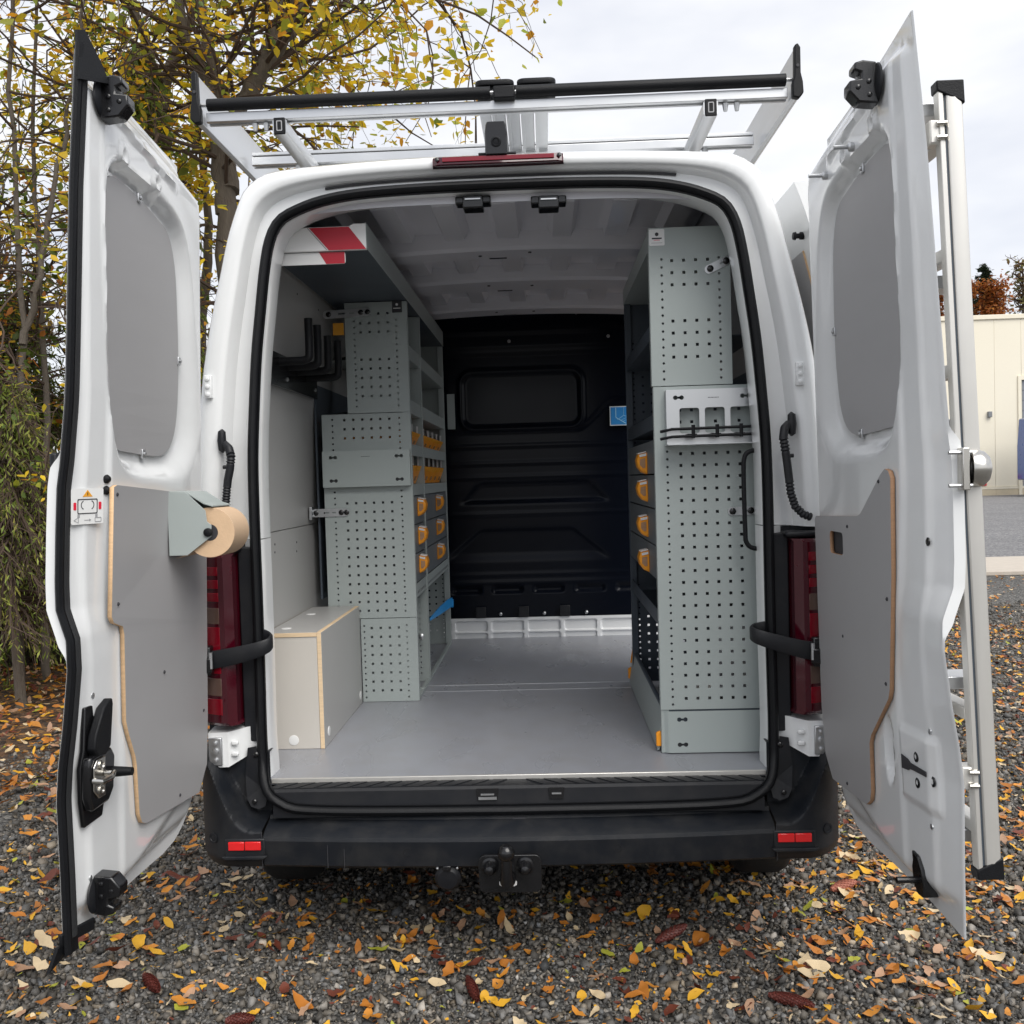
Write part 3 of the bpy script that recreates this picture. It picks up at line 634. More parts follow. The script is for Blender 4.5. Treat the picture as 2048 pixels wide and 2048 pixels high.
# ================================================================== REAR DOORS
HS = {-1: .032, 1: .017}
WF = ([.44, .62, .80, .88, .97, 1.10, 1.17, 1.24, 1.30, 1.42, 1.52, 1.58, 1.70, 1.85, 2.2, 2.5], [.028, .036, .046, .042, .032, .022, .026, .052, .056, .058, .058, .052, .046, .043, .038, .026])
UC = ([.44, .75, 1.10, 1.25, 1.45, 1.7, 2.1, 2.5], [.56, .565, .58, .625, .655, .66, .70, .72])
def d_pt(s, u, v, wv):
    xh = .9215-HS[s]*(v-1.87); xf = .94-.05*(v-1.5)+s*.016*min(1.0, max(0.0, (v-1.15)/.6))
    return np.array((XC+s*(xh+(u/.8)*(xf-xh)+wv), -.03-u, v))
def smooth_poly(P, n=60): return [tuple(p) for p in spline(P, n, True)]
def sd_poly(P):
    P = np.array(P); A = P; B = np.roll(P, -1, 0)
    def f(U, V):                                              # signed distance, negative inside
        q = np.stack([U, V], -1)[..., None, :]; e = B-A; wv = q-A
        t = np.clip((wv*e).sum(-1)/(e*e).sum(-1), 0, 1); d = np.sqrt((((wv-t[..., None]*e))**2).sum(-1)).min(-1)
        ya, yb = A[:, 1], B[:, 1]; c = (ya[None] <= V[..., None]) != (yb[None] <= V[..., None])
        with np.errstate(divide='ignore', invalid='ignore'):
            xi = A[:, 0]+(V[..., None]-ya)*(B[:, 0]-A[:, 0])/np.where(yb == ya, 1e-9, yb-ya)
        ins = ((c & (U[..., None] < xi)).sum(-1) % 2) == 1
        return np.where(ins, -d, d)
    return f
def S(t): t = np.clip(t, 0, 1); return t*t*(3-2*t)
BEV = smooth_poly([(.700, 2.20), (.665, 2.285), (.58, 2.302), (.46, 2.298), (.29, 2.286), (.185, 2.245), (.125, 2.14), (.10, 2.02), (.055, 1.80), (.065, 1.64), (.17, 1.545), (.35, 1.53), (.53, 1.545), (.62, 1.60), (.675, 1.75), (.69, 2.0)])
GRY = smooth_poly([(.650, 2.20), (.635, 2.262), (.58, 2.276), (.46, 2.270), (.31, 2.248), (.235, 2.225), (.19, 2.15), (.172, 2.03), (.165, 1.85), (.180, 1.72), (.215, 1.645), (.275, 1.607), (.36, 1.60), (.50, 1.606), (.575, 1.612), (.600, 1.635), (.622, 1.76), (.640, 1.95)])
fBEV = sd_poly(BEV); fGRY = sd_poly(GRY)
def u_hinge(v):
    r, rb = .14, .26
    return np.where(v > 2.44-r, r-np.sqrt(np.maximum(0, r*r-np.maximum(0, v-(2.44-r))**2)), np.where(v < .455+rb, rb-np.sqrt(np.maximum(0, rb*rb-np.maximum(0, (.455+rb)-v)**2)), 0))*.95
def door_w(s, U, V):
    wf = np.interp(V, *WF); uc = np.interp(V, *UC); t = np.clip((U-uc)/(.80-uc), 0, 1)
    W = wf*(.16*S(t/.12)+.24*np.clip((t-.1)/.5, 0, 1)+.18*S((t-.58)/.10)+.42*np.clip((t-.66)/.34, 0, 1))
    fb = -fBEV(U, V)+.006; fg = np.maximum(fGRY(U, V)-.014, 0)
    W = W+.034*S(np.clip(fb, 0, 1)/(np.clip(fb, 0, 1)+fg+1e-6))*(1-t)
    u0 = u_hinge(V)
    W = W+.03*np.clip(1-(U-u0)/.03, 0, 1)**2+.010*S((.05-(U-u0))/.02)
    top = 2.498-.06*(1-U/.8)**2
    W = W+.034*S((.085-(top-V))/.05)+.02*S((.03-(top-V))/.02)
    W = W+.030*S((.085-(V-.455))/.06)+.022*S((.66-.30*np.clip(U-.1, 0, .5)-V)/.06)*(1-t*.6)
    for cu, cv in ((.605, 2.325), (.395, 2.322)):
        d = np.hypot(U-cu, V-cv); W = W-.008*S((.030-d)/.007)+.004*S((.020-d)/.004)+.010*S((.009-d)/.003)
    for rib in ((.30, 2.36, .66, 2.40),): W = W-.009*S((.012-np.abs(V-(rib[1]+(U-rib[0])*.11)))/.006)*S((U-.24)/.03)*S((.68-U)/.03)
    if s > 0:                                                 # lock pocket pressed into the free edge, handle recess
        pk = np.maximum(np.abs(U-.66)-.075, np.abs(V-.795)-.085); W = W-.007*S((.004-pk)/.008)
        hr = np.hypot((U-.515)/.028, (V-.80)/.085); W = W+.018*S((1.05-hr)/.3)
        W = W-.008*S((.010-np.abs(V-1.35))/.008)*0
    else:
        pass
    return np.minimum(W, np.interp(V, *WF)+.002+.020*np.sin(np.pi*np.clip(U/.8, 0, 1))-.003)
def door_hit(s, px, py, lift=0.0):
    """where a point of the photograph lies on the door's inner skin: (u, v, w)"""
    r = ray(px*KD, py*KD); wv = 0.0; u, v = .4, 1.5
    for _ in range(30):
        lo, hi = .5, 4.0
        for _ in range(40):
            m = (lo+hi)/2; p = CAM+m*r; u = -.03-p[1]; v = p[2]; q = d_pt(s, u, v, wv-lift)
            if s*(p[0]-q[0]) < 0: lo = m
            else: hi = m
        nw = float(door_w(s, np.array(min(u, .8)), np.array(v))); wv = .5*wv+.5*nw
    return u, v, wv
def dmap(s, w0): return lambda x, y, z: d_pt(s, x, y, w0-z)
def dsurf(s, off=0.0): return lambda x, y, z: d_pt(s, x, y, float(door_w(s, np.array(x), np.array(y)))-off-z)
def tmap(s, u, v, off=.002, vo=None):
    """flat patch tangent to the door's inner skin at (u, v); local x runs towards the free edge"""
    w_ = lambda a, c: float(door_w(s, np.array(a), np.array(c)))
    e = .012; p0 = d_pt(s, u, v, w_(u, v)); v = v if vo is None else vo; eu = d_pt(s, u+e, v, w_(u+e, v))-d_pt(s, u-e, v, w_(u-e, v)); ev = d_pt(s, u, v+e, w_(u, v+e))-d_pt(s, u, v-e, w_(u, v-e))
    eu /= np.linalg.norm(eu); ev -= (ev@eu)*eu; ev /= np.linalg.norm(ev); n = np.cross(eu, ev); n *= np.sign(n@np.array((-s, 0, 0.0)))
    return lambda x, y, z: p0+eu*x+ev*y+n*(off+z)
def rear_door(s):
    nu, nv = 110, 190
    vs_ = np.linspace(.455, 2.492, nv); tt = np.linspace(0, 1, nu); u0 = u_hinge(vs_)
    U = u0[:, None]+(.80-u0)[:, None]*tt[None, :]; V = np.repeat(vs_[:, None], nu, 1)
    V = V-.06*(1-U/.8)**2*np.clip((V-2.2)/.298, 0, 1)
    W = door_w(s, U, V)
    inn = [[tuple(d_pt(s, U[i, j], V[i, j], W[i, j])) for j in range(nu)] for i in range(nv)]
    wf = np.interp(V, *WF)
    bul = wf+.002+.020*np.sin(np.pi*np.clip(U/.8, 0, 1))+.020*S((V-1.12)/.05)*S((1.60-V)/.04)*S((U-.3)/.2)
    outr = [[tuple(d_pt(s, U[i, j]+(.004 if j == nu-1 else 0), V[i, j], bul[i, j])) for j in range(0, nu)] for i in range(nv)]
    b = MB(); b.grid(inn); b.grid(outr, flip=True)
    b.grid([[r[-1] for r in inn], [r[-1] for r in outr]]); b.grid([[r[0] for r in outr], [r[0] for r in inn]]); b.grid([inn[-1], outr[-1]]); b.grid([outr[0], inn[0]])
    me = b.mesh('rear_door'); bm = bmesh.new(); bm.from_mesh(me); bmesh.ops.remove_doubles(bm, verts=bm.verts, dist=1e-5); bmesh.ops.recalc_face_normals(bm, faces=bm.faces); bm.to_mesh(me); bm.free()
    me.materials.append(MATS['white_paint'])
    return link('rear_door', me, van, smooth=True, angle=45)
DOOR = {s: rear_door(s) for s in (-1, 1)}
tag(DOOR[-1], 'left rear door carrying the paper roll holder'); tag(DOOR[1], 'right rear door carrying the aluminium ladder')
def on_door(s, px, py): return door_hit(s, px, py)
NIN = {s: np.array((-s, 0, 0.0)) for s in (-1, 1)}            # inward normal of a door
# grey window blanking boards in the recesses
for s in (-1, 1):
    g = plate('blanking_board', GRY, [], .004, dmap(s, .030), ['grey_laminate', 'grey_laminate'], DOOR[s])
    for u, v in (((.45, 2.268), (.165, 1.88), (.42, 1.604)) if s < 0 else ((.45, 2.268), (.168, 1.90), (.35, 1.602))):
        c = d_pt(s, u, v, .024)
        bk = MB().box(c[0]-.0035, c[0]+.0035, c[1]-.010, c[1]+.010, c[2]-.012, c[2]+.012).build('board_clip', 'zinc', g, bevel=.002)
        screw(g, c+NIN[s]*.004, NIN[s], .006, .004, 'zinc')
# plywood lower linings
LP = [(.672, 1.517), (.655, 1.522), (.06, 1.486), (.045, 1.47), (.045, 1.10), (.045, .80), (.055, .66), (.115, .592), (.47, .628), (.497, .640), (.512, .668), (.528, .80), (.535, .825), (.572, .893), (.588, .93), (.598, 1.150), (.607, 1.172), (.655, 1.188), (.667, 1.205)]
RP = [(.045, 1.36), (.055, 1.372), (.40, 1.385), (.425, 1.392), (.455, 1.412), (.57, 1.492), (.60, 1.507), (.622, 1.502), (.634, 1.485), (.618, 1.25), (.572, .965), (.560, .94), (.432, .815), (.418, .79), (.412, .66), (.402, .632), (.375, .612), (.12, .600), (.065, .66), (.045, .80)]
for s, P in ((-1, LP), (1, RP)):
    holes = [] if s < 0 else [rrect(.178, .285, 1.272, 1.335, .012, 3)]
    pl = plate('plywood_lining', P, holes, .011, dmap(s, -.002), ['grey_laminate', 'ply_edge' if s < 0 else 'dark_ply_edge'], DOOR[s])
    if s > 0: plate('handle_recess', rrect(.17, .29, 1.262, 1.345, .012, 3), [], .004, dmap(s, .004), 'ink', DOOR[s])
    for px, py in (((211, 933), (322, 940), (208, 1140), (384, 1180), (301, 1268), (226, 1332), (376, 1340), (331, 1500), (375, 1465), (256, 1552)) if s < 0 else
                   ((1545, 1001), (1608, 993), (1668, 908), (1684, 1130), (1600, 1200), (1682, 1290), (1549, 1190), (1553, 1335), (1654, 1385), (1568, 1482), (1608, 1478), (1645, 1545), (1548, 1155))):
        u, v, _ = door_hit(s, px, py); 
        if sd_poly(P)(np.array(u), np.array(v)) < -.004: screw(pl, d_pt(s, u, v, -.0128), NIN[s], .0048, .0035)
# holes in the bosses, plugs, screws, buffers
for s in (-1, 1):
    for cu, cv in ((.605, 2.325), (.395, 2.322)):
        MB().lathe(d_pt(s, cu, cv, float(door_w(s, np.array(cu), np.array(cv)))-.0012), NIN[s], [(0, .0065), (.0008, .0060)], 12).build('boss_hole', 'ink', DOOR[s])
def peg(s, px, py, name, m, prof, ax=None):
    u, v, wv = door_hit(s, px, py); return MB().lathe(d_pt(s, u, v, wv+.002), NIN[s] if ax is None else ax, prof, 14).build(name, m, DOOR[s], smooth=True)
peg(-1, 200, 905-1, 'rubber_buffer', 'rubber', [(0, .010), (.006, .011), (.012, .006)]); peg(-1, 199, 925, 'rubber_buffer', 'rubber', [(0, .010), (.006, .011), (.012, .006)])
for px, py in ((180, 1319), (176, 1665)): peg(-1, px*.975, py*.995, 'door_screw', 'zinc', [(0, .007), (.003, .007), (.004, .003)])
for px, py in ((1733, 1380), (1737, 1560)): peg(1, px*1.012, py*1.0, 'door_screw', 'zinc', [(0, .007), (.003, .007), (.004, .003)])
peg(1, 1750, 1022, 'hole_plug', 'gloss_black', [(0, .010), (.003, .010), (.005, .004)])
for px, py in ((1728, 1428), (1731, 1477), (1760, 1475)): peg(1, px, py, 'lock_bolt', 'gloss_black', [(0, .0125), (.003, .0125), (.004, .007), (.001, .006)])
u, v, wv = door_hit(1, 1730, 1450)
plate('lock_slot', [(.05, -.006), (-.02, -.008), (-.03, -.014), (-.06, -.017), (-.06, .017), (-.03, .013), (-.02, .007), (.05, .006)], [], .002, tmap(1, u-.005, v, .002), 'ink', DOOR[1])
plate('handle_slot', [(.007*math.cos(a), .066*math.sin(a)) for a in np.linspace(0, 2*math.pi, 17)[:-1]], [], .002, tmap(1, .512, .80, .0015), 'ink', DOOR[1])
for px, py in ((1610, 277), (1560, 331)):
    u, v, wv = door_hit(1, px, py); pb = MB().tube([d_pt(1, u, v, wv), d_pt(1, u, v, wv-.05)], .0055, 10); pb.lathe(d_pt(1, u, v, wv), NIN[1], [(0, .012), (.01, .012), (.014, .008)], 10); pb.build('guide_pin', 'zinc', DOOR[1], smooth=True)
# catches at the top and the foot of the doors
def latch(s, px, py, flip, prong=True):
    u, v, wv = door_hit(s, px, py); q = NIN[s]; P = lambda a, c, d: d_pt(s, u+a, v+c*flip, wv-d)
    prof = [(0, .045), (.030, .050), (.05, .045), (.052, .028), (.036, .022), (.036, .008), (.064, .004), (.066, -.020), (.045, -.045), (.0, -.050)]
    b = MB(); b.prism([P(-.022, c, d) for d, c in prof], np.array(P(.022, 0, 0))-np.array(P(-.022, 0, 0)))
    o = b.build('door_latch', 'gloss_black', DOOR[s], bevel=.004)
    MB().lathe(P(0, 0, -.003), q, [(0, .048), (.004, .046), (.008, .036)], 20).build('latch_plate', 'black_plastic', DOOR[s], smooth=True)
    for d, c in ((.02, .0), (.02, -.03), (.045, -.012)):
        screw(DOOR[s], P(.0225, c, d), (0, -1, 0), .0055, .003, 'gloss_black', 'latch_rivet')
    return o
latch(-1, 196, 190, 1); latch(-1, 184, 1684, -1)
latch(1, 1650, 160, 1)
u, v, wv = door_hit(1, 1735, 1648); P = lambda a, c, d: d_pt(1, u+a, v+c, wv-d)
MB().loft([[P(a, c, d) for a, c in ((-.02, .05), (.01, .045), (.028, .02), (.036, -.02), (.028, -.048), (0, -.05), (-.02, -.03), (-.024, .01), (-.018, .028))] for d in (-.03, .008)]).build('latch_pocket', 'gloss_black', DOOR[1], bevel=.003)
MB().tube([P(0, -.015, 0), P(0, -.015, .055)], .008, 10).build('latch_pin', 'gloss_black', DOOR[1], smooth=True)
# lock assembly on the left door's free edge
u, v, wv = door_hit(-1, 170, 1455); P = lambda a, c, d: d_pt(-1, u+a, v+c, wv-d)
def slab(name, m, loop, d0, d1, bevel=.003):
    b = MB(); n = len(loop); b.loft([[P(a, c, d) for a, c in loop] for d in (d0, d1)]); return b.build(name, m, DOOR[-1], bevel=bevel)
slab('lock_plate', 'gloss_black', [(.035, .16), (-.045, .16), (-.055, .03), (-.07, .0), (-.065, -.075), (-.05, -.125), (.035, -.125), (.05, -.06), (.055, .02), (.04, .06)], -.006, .006)
slab('lock_body', 'gloss_black', [(.05, .045), (-.05, .045), (-.07, .02), (-.065, -.06), (-.04, -.085), (.04, -.085), (.055, -.05), (.055, .02)], .006, .028, .006)
slab('lock_lever', 'rubber', [(.035, .06), (.03, .09), (-.01, .15), (-.05, .165), (-.055, .15), (-.045, .05), (-.02, .035), (.02, .04)], .008, .03, .004)
slab('striker_plate', 'steel', [(.045, .02), (.03, .035), (-.01, .035), (-.012, -.06), (.02, -.06), (.045, -.035)], .0285, .033, .002)
MB().tube([P(.05, -.008, .034), P(.052, -.010, .055), P(.02, -.008, .062), P(-.005, -.006, .055), P(-.005, -.006, .034)], .0075, 10).build('striker_loop', 'steel', DOOR[-1], smooth=True)
for c in (.018, -.042): MB().lathe(P(.012, c, .033), NIN[-1], [(0, .012), (.003, .012), (.004, .008), (.001, .006)], 16).build('striker_bolt', 'steel', DOOR[-1], smooth=True)
MB().tube([P(-.06, -.02, .02), P(-.06, -.02, .05), P(-.06, -.02, .075)], [.014, .012, .010], 12).build('lock_buffer', 'rubber', DOOR[-1], smooth=True)
# black weather strip on the left door's free edge
vv = np.linspace(.445, 2.505, 120); rings = []
for v in vv:
    wv = np.interp(v, *WF)
    rings.append([d_pt(-1, u_, v, wv+q) for u_, q in ((.806, .000), (.812, -.006), (.811, -.013), (.803, -.017), (.794, -.015), (.774, -.018), (.767, -.013), (.768, -.004), (.80, .000))])
MB().loft(rings).build('weather_strip', 'rubber', DOOR[-1], smooth=True, angle=30)
rings = []
for v in vv[2:-2]:
    wv = np.interp(v, *WF)
    rings.append([d_pt(-1, u_, v, wv+q) for u_, q in ((.776, -.0185), (.786, -.0195), (.795, -.0160), (.790, -.014), (.778, -.014))])
MB().loft(rings).build('strip_face', 'rubber_mesh', DOOR[-1], smooth=True, angle=30)
b = MB(); b.loft([[d_pt(-1, u_, v+e*(.80-u_), w_) for u_, w_ in ((.816-t*.012, .010+t*.012), (.735+t*.06, -.022+t*.03), (.731+t*.062, -.016+t*.03), (.812-t*.012, .018+t*.012))] for v, t, e in ((2.425, 0, .25), (2.46, .25, .25), (2.50, .65, .3), (2.535, 1, .3))])
b.build('strip_end', 'rubber', DOOR[-1], smooth=True, angle=40)
b = MB(); b.loft([[d_pt(-1, u_, v-.0, w_) for u_, w_ in ((.818, .028), (.728, -.006), (.726, .002), (.814, .036))] for v in (.497, .468)])
b.build('strip_end', 'rubber', DOOR[-1], bevel=.003)
MB().prism([d_pt(-1, .825, .47, .03), d_pt(-1, .785, .468, .02), d_pt(-1, .795, .44, .03), d_pt(-1, .84, .42, .042)], (-.008, 0, 0)).build('strip_tail', 'rubber', DOOR[-1])
# warning pictogram sticker on the left door
u, v, wv = door_hit(-1, 163, 955); tf = tmap(-1, u, v, .003); f = lambda x, y, z: tf(-x*.78, y*.80, z)
stk = plate('pictogram_sticker', [(p[0], p[1]) for p in rrect(-.058, .058, -.052, .052, .005, 3)], [], .0006, f, 'label_white', DOOR[-1])
def dec(name, m, outer, holes=()): return plate(name, outer, list(holes), .0004, lambda x, y, z: f(x, y, z+.0009), m, stk)
dec('pictogram_triangle', 'ink_orange', [(-.018, .028), (.018, .028), (0, .048)])
dec('pictogram_mark', 'ink', rrect(-.002, .002, .031, .041, .0015, 2))
dec('pictogram_van', 'ink', rrect(-.036, .036, -.022, .022, .004, 3), [rrect(-.033, .033, -.019, .019, .003, 3)])
for q in (-1, 1):
    dec('pictogram_lamp', 'ink_red', rrect(q*.045-.005, q*.045+.005, -.010, .012, .002, 2))
    dec('pictogram_wheel', 'ink_grey', rrect(q*.032-.004, q*.032+.004, -.032, -.022, .001, 2))
    dec('pictogram_arc', 'ink', [(q*(.010+.014*math.cos(a)), .004+.014*math.sin(a)) for a in np.linspace(-1.2, 1.2, 8)]+[(q*(.010+.0115*math.cos(a)), .004+.0115*math.sin(a)) for a in np.linspace(1.2, -1.2, 8)])
dec('pictogram_sign', 'ink_grey', [(-.05, -.040), (-.032, -.030), (-.032, -.048)], [[(-.046, -.040), (-.034, -.033), (-.034, -.046)]])
dec('pictogram_arrow', 'ink_grey', [(-.012, -.0408), (.006, -.0408), (.006, -.044), (.013, -.040), (.006, -.036), (.006, -.0392), (-.012, -.0392)])
dec('pictogram_book', 'ink_grey', rrect(.026, .05, -.047, -.033, .002, 2), [rrect(.028, .048, -.045, -.035, .001, 2)])
# round steel lock on the right door's edge
c = np.array(atY(1838, 884, -.82)); base = d_pt(1, .80, c[2], float(np.interp(c[2], *WF))+.014)
ax = np.array((1, -.25, 0)); pk = MB().lathe(base+np.array((.022, 0, 0)), ax, [(0, .030), (.004, .040), (.018, .041), (.030, .037), (.040, .026), (.045, .010), (.0455, .001)], 36).build('puck_lock', 'steel', DOOR[1], smooth=True)
MB().lathe(base+np.array((.006, 0, 0)), ax, [(0, .026), (.012, .026), (.016, .033), (.017, .028)], 24).build('lock_core', 'gloss_black', DOOR[1], smooth=True)
MB().box(base[0]-.004, base[0]+.012, base[1]-.03, base[1]+.03, base[2]-.046, base[2]+.046).build('lock_bracket', 'steel', DOOR[1], bevel=.002)
for dz in (-.036, .036): MB().cyl(base+np.array((-.03, -.02, dz)), (1, 0, 0), .0045, .05, 8).build('lock_stud', 'zinc', DOOR[1], smooth=True)
MB().box(*sorted((d_pt(-1, .80, 1.55, .075)[0]-.02, d_pt(-1, .80, 1.55, .075)[0])), -.80, -.70, 1.48, 1.60).build('outer_handle', 'black_plastic', DOOR[-1], bevel=.006)
# ------------------------------------------------------------------ ladder on the right door
lad = thing('door_ladder', 'tall aluminium ladder with black end caps hung on the outside of the right rear door', 'ladder', (1.08, -.6, .55))
def lad_pt(u, v, q): return d_pt(1, u, v, .070-.002*(1.5-v)+q*.72)
z0l, z1l = .60, 2.33
cap0 = None
for ur in (.80, .46):
    L_ = []
    for v in (z0l, z1l): L_.append([lad_pt(ur-a, v, q) for a, q in ((0, .022), (0, .070), (-.012, .076), (-.030, .070), (-.030, .022), (-.020, .018))])
    L_ = []
    for v in (z0l, z1l): L_.append([lad_pt(ur-a, v, q) for a, q in ((0, .024), (-.003, .048), (0, .072), (.025, .075), (.028, .045), (.025, .022))])
    MB().loft(L_).build('rail', 'alu_warm', lad, bevel=.003)
    L_ = [[lad_pt(ur-a, v, q) for a, q in ((.004, .016), (.004, .0245), (.022, .0245), (.022, .016))] for v in (z0l, z1l)]
    MB().loft(L_).build('rail_groove', 'dark_sheet', lad)
    L_ = [[lad_pt(ur-a, v, q) for a, q in ((.0, .0), (.0, .016), (.026, .016), (.026, .0))] for v in (z0l+.01, z1l-.01)]
    MB().loft(L_).build('rail_flange', 'alu_warm', lad, bevel=.002)
    for v0, v1, sl_ in ((z0l-.012, z0l+.022, 1), (z1l-.022, z1l+.012, -1)):
        b = MB(); va, vb = (v0, v1) if sl_ > 0 else (v1, v0)
        b.loft([[lad_pt(ur-a, va, q) for a, q in ((-.003, -.004), (-.003, .078), (.031, .078), (.031, -.004))], [lad_pt(ur-a, vb+sl_*(q-.03)*.35, q) for a, q in ((-.003, -.004), (-.003, .078), (.031, .078), (.031, -.004))]])
        b.build('end_cap', 'rubber', lad, bevel=.003)
for v in np.arange(.70, 2.3, .255):
    MB().loft([[lad_pt(u_, v+dv, q) for dv, q in ((-.014, .004), (.014, .004), (.017, .030), (.014, .056), (-.014, .056), (-.017, .030))] for u_ in (.775, .486)]).build('rung', 'alu_warm', lad, bevel=.003)
for v in (2.235, .815):
    e = lad_pt(.80, v, -.012); bk = MB().box(e[0]-.012, e[0]+.026, e[1]+.004, e[1]+.045, e[2]-.026, e[2]+.026).build('hook_bracket', 'alu_warm', lad, bevel=.004)
    for dz in (-.015, .015): MB().tube([e+np.array((.002, .001, dz)), e+np.array((.022, -.001, dz))], .006, 8).build('bracket_bolt', 'steel', lad, smooth=True)
for v in (2.36-.0, 1.92, 1.60, 1.02, .67):
    e = d_pt(1, .70, min(v, 2.3), .095); MB().box(e[0]-.045, e[0]+.028, e[1]-.05, e[1]+.03, e[2]-.016, e[2]+.014).build('standoff', 'brushed_alu', lad, bevel=.003)
# ------------------------------------------------------------------ paper roll and its holder on the left door
cr = np.array(atY(399, 1004, -.36)); rx, rz = cr[0], cr[2]
hold = thing('roll_holder', 'grey green sheet metal roll holder bolted to the left rear door', 'roll holder', (-.87, -.3, rz))
wall_x = d_pt(-1, .33, rz, -.014)[0]
for ye in (-.368, -.212):
    c = np.array((wall_x, ye, rz))
    q = [(0, .115), (.052, .112), (.105, .060), (.108, .030), (.120, .020), (.118, -.012), (.050, -.062), (0, -.062)]
    h = MB(); h.prism([(wall_x+a, ye, rz+z) for a, z in q], (0, .002 if ye < -.3 else -.002, 0)).build('side_plate', 'sheet_metal', hold, bevel=.0006)
    MB().lathe((rx-.006, ye, rz), (0, -1 if ye < -.3 else 1, 0), [(0, .012), (.006, .012), (.008, .008)], 16).build('axle_knob', 'rubber', hold, smooth=True)
MB().cyl((rx-.006, -.366, rz), (0, 1, 0), .006, .15, 10).build('axle', 'dark_sheet', hold, smooth=True)
b = MB(); b.prism([(wall_x, -.366, rz+.113), (wall_x+.052, -.366, rz+.110), (wall_x+.100, -.366, rz+.078), (wall_x+.125, -.366, rz+.070), (wall_x+.125, -.366, rz+.073), (wall_x+.101, -.366, rz+.081), (wall_x+.053, -.366, rz+.113), (wall_x, -.366, rz+.116)], (0, .152, 0)).build('cover_plate', 'sheet_metal', hold)
MB().box(wall_x-.001, wall_x+.0015, -.366, -.214, rz-.06, rz+.112).build('back_plate', 'sheet_metal', hold)
for dy in (-.35, -.23): screw(hold, (wall_x+.0015, dy, rz+.098), (1, 0, 0), .006, .004, 'zinc')
roll = thing('paper_roll', 'roll of brown kraft paper on the holder of the left rear door', 'paper roll', (rx, -.29, rz))
MB().lathe((rx-.006, -.356, rz-.001), (0, 1, 0), [(0.0, .022), (0.0, .067), (.001, .069), (.129, .069), (.130, .067), (.130, .022), (0, .022)][1:5], 48).build('paper', 'kraft_paper', roll, smooth=True, angle=30)
n = 40
for ye, fl in ((-.3565, False), (-.2255, True)):
    A = [(rx-.006+.0685*math.cos(a), ye, rz-.001+.0685*math.sin(a)) for a in np.linspace(0, 2*math.pi, n+1)]; B = [(rx-.006+.023*math.cos(a), ye, rz-.001+.023*math.sin(a)) for a in np.linspace(0, 2*math.pi, n+1)]
    MB().grid([A, B], flip=fl).build('roll_end', 'kraft_end', roll, recalc=False)
MB().lathe((rx-.006, -.3572, rz-.001), (0, 1, 0), [(0, .0225), (.0015, .0232), (.003, .0215), (.003, .002)], 24).build('roll_core', 'ink', roll, smooth=True)
b = MB(); b.grid([[(wall_x+.012+i*.006, y, rz-.070+.022*(i/6)**2) for y in (-.355, -.228)] for i in range(7)]); b.build('loose_end', 'kraft_paper', roll, smooth=True, solid=.0006)
# ================================================================== LOAD SPACE FITTINGS
def rows(z_top, n, p=.038): return [z_top-p*i for i in range(n)]
def rounds(z0, z1, p=.0254): return list(np.arange(z0, z1, p))
# ------------------------------------------------------------------ left shelving
XL = -.449; YL0, YM, YL1 = 1.03, 1.42, 2.42
ls = thing('shelving_unit', 'grey metal shelving with orange bins and drawers along the left van wall', 'shelving', (XL-.15, 1.7, .58), 'van shelving units')
fl = lambda x, z, d: (x, YL0+d, z)
perforated('end_panel', -.71, XL-.002, 1.803, 2.262, fl, ([XL-.081-.0385*i for i in range(4)], rows(2.215, 11)), ([XL-.046, XL-.222], rounds(1.83, 2.20)), 'sheet_metal', ls,
           drop={(round(XL-.081-.0385*i, 3), round(2.215-.038*j, 3)) for i in range(4) for j in (3, 4, 10)})
perforated('end_panel', -.822, XL, .938, 1.799, fl, ([XL-.088-.038*i for i in range(6)], rows(1.775, 3)+rows(1.425, 13)), ([XL-.046, XL-.329], rounds(.965, 1.79)), 'sheet_metal', ls)
perforated('end_panel', -.687, XL, .582, .934, fl, ([XL-.077-.0385*i for i in range(4)], rows(.895, 8)), ([XL-.043, XL-.224], rounds(.60, .92)), 'sheet_metal', ls)
# raised tool plate with keyholes
def tool_plate(parent, x0, x1, z0, z1, y, depth, left_bend=True):
    hs = [dogbone(x0+.045, z1-.027), dogbone(x1-.045, z1-.027), dogbone(x0+.045, z0+.027), dogbone(x1-.045, z0+.027)]
    o = plate('tool_plate', rrect(x0, x1, z0, z1, .004, 2), hs, .0018, lambda X, Z, d: (X, y-depth-d, Z), 'sheet_metal', parent)
    for xa in (x0, x1-.0018): MB().box(xa, xa+.0018, y-depth, y, z0+.003, z1-.003).build('plate_fold', 'sheet_metal', parent)
    MB().box(x0, x1, y-depth, y, z1-.0018, z1-.0002).build('plate_fold', 'sheet_metal', parent)
    for h in hs[2:]:
        cx = sum(p[0] for p in h)/len(h); cz = sum(p[1] for p in h)/len(h)
        MB().box(cx-.022, cx+.022, y-depth+.006, y-depth+.0075, cz-.01, cz+.01).build('keyhole_backing', 'ink', parent)
    return o
tool_plate(ls, -.818, XL-.002, 1.494, 1.645, YL0, .035)
b = MB()
for i in range(9): b.box(-.655+i*.0042, -.6523+i*.0042, YL0-.0376, YL0-.0369, 1.6185, 1.6205)
b.build('maker_print', 'ink', ls)
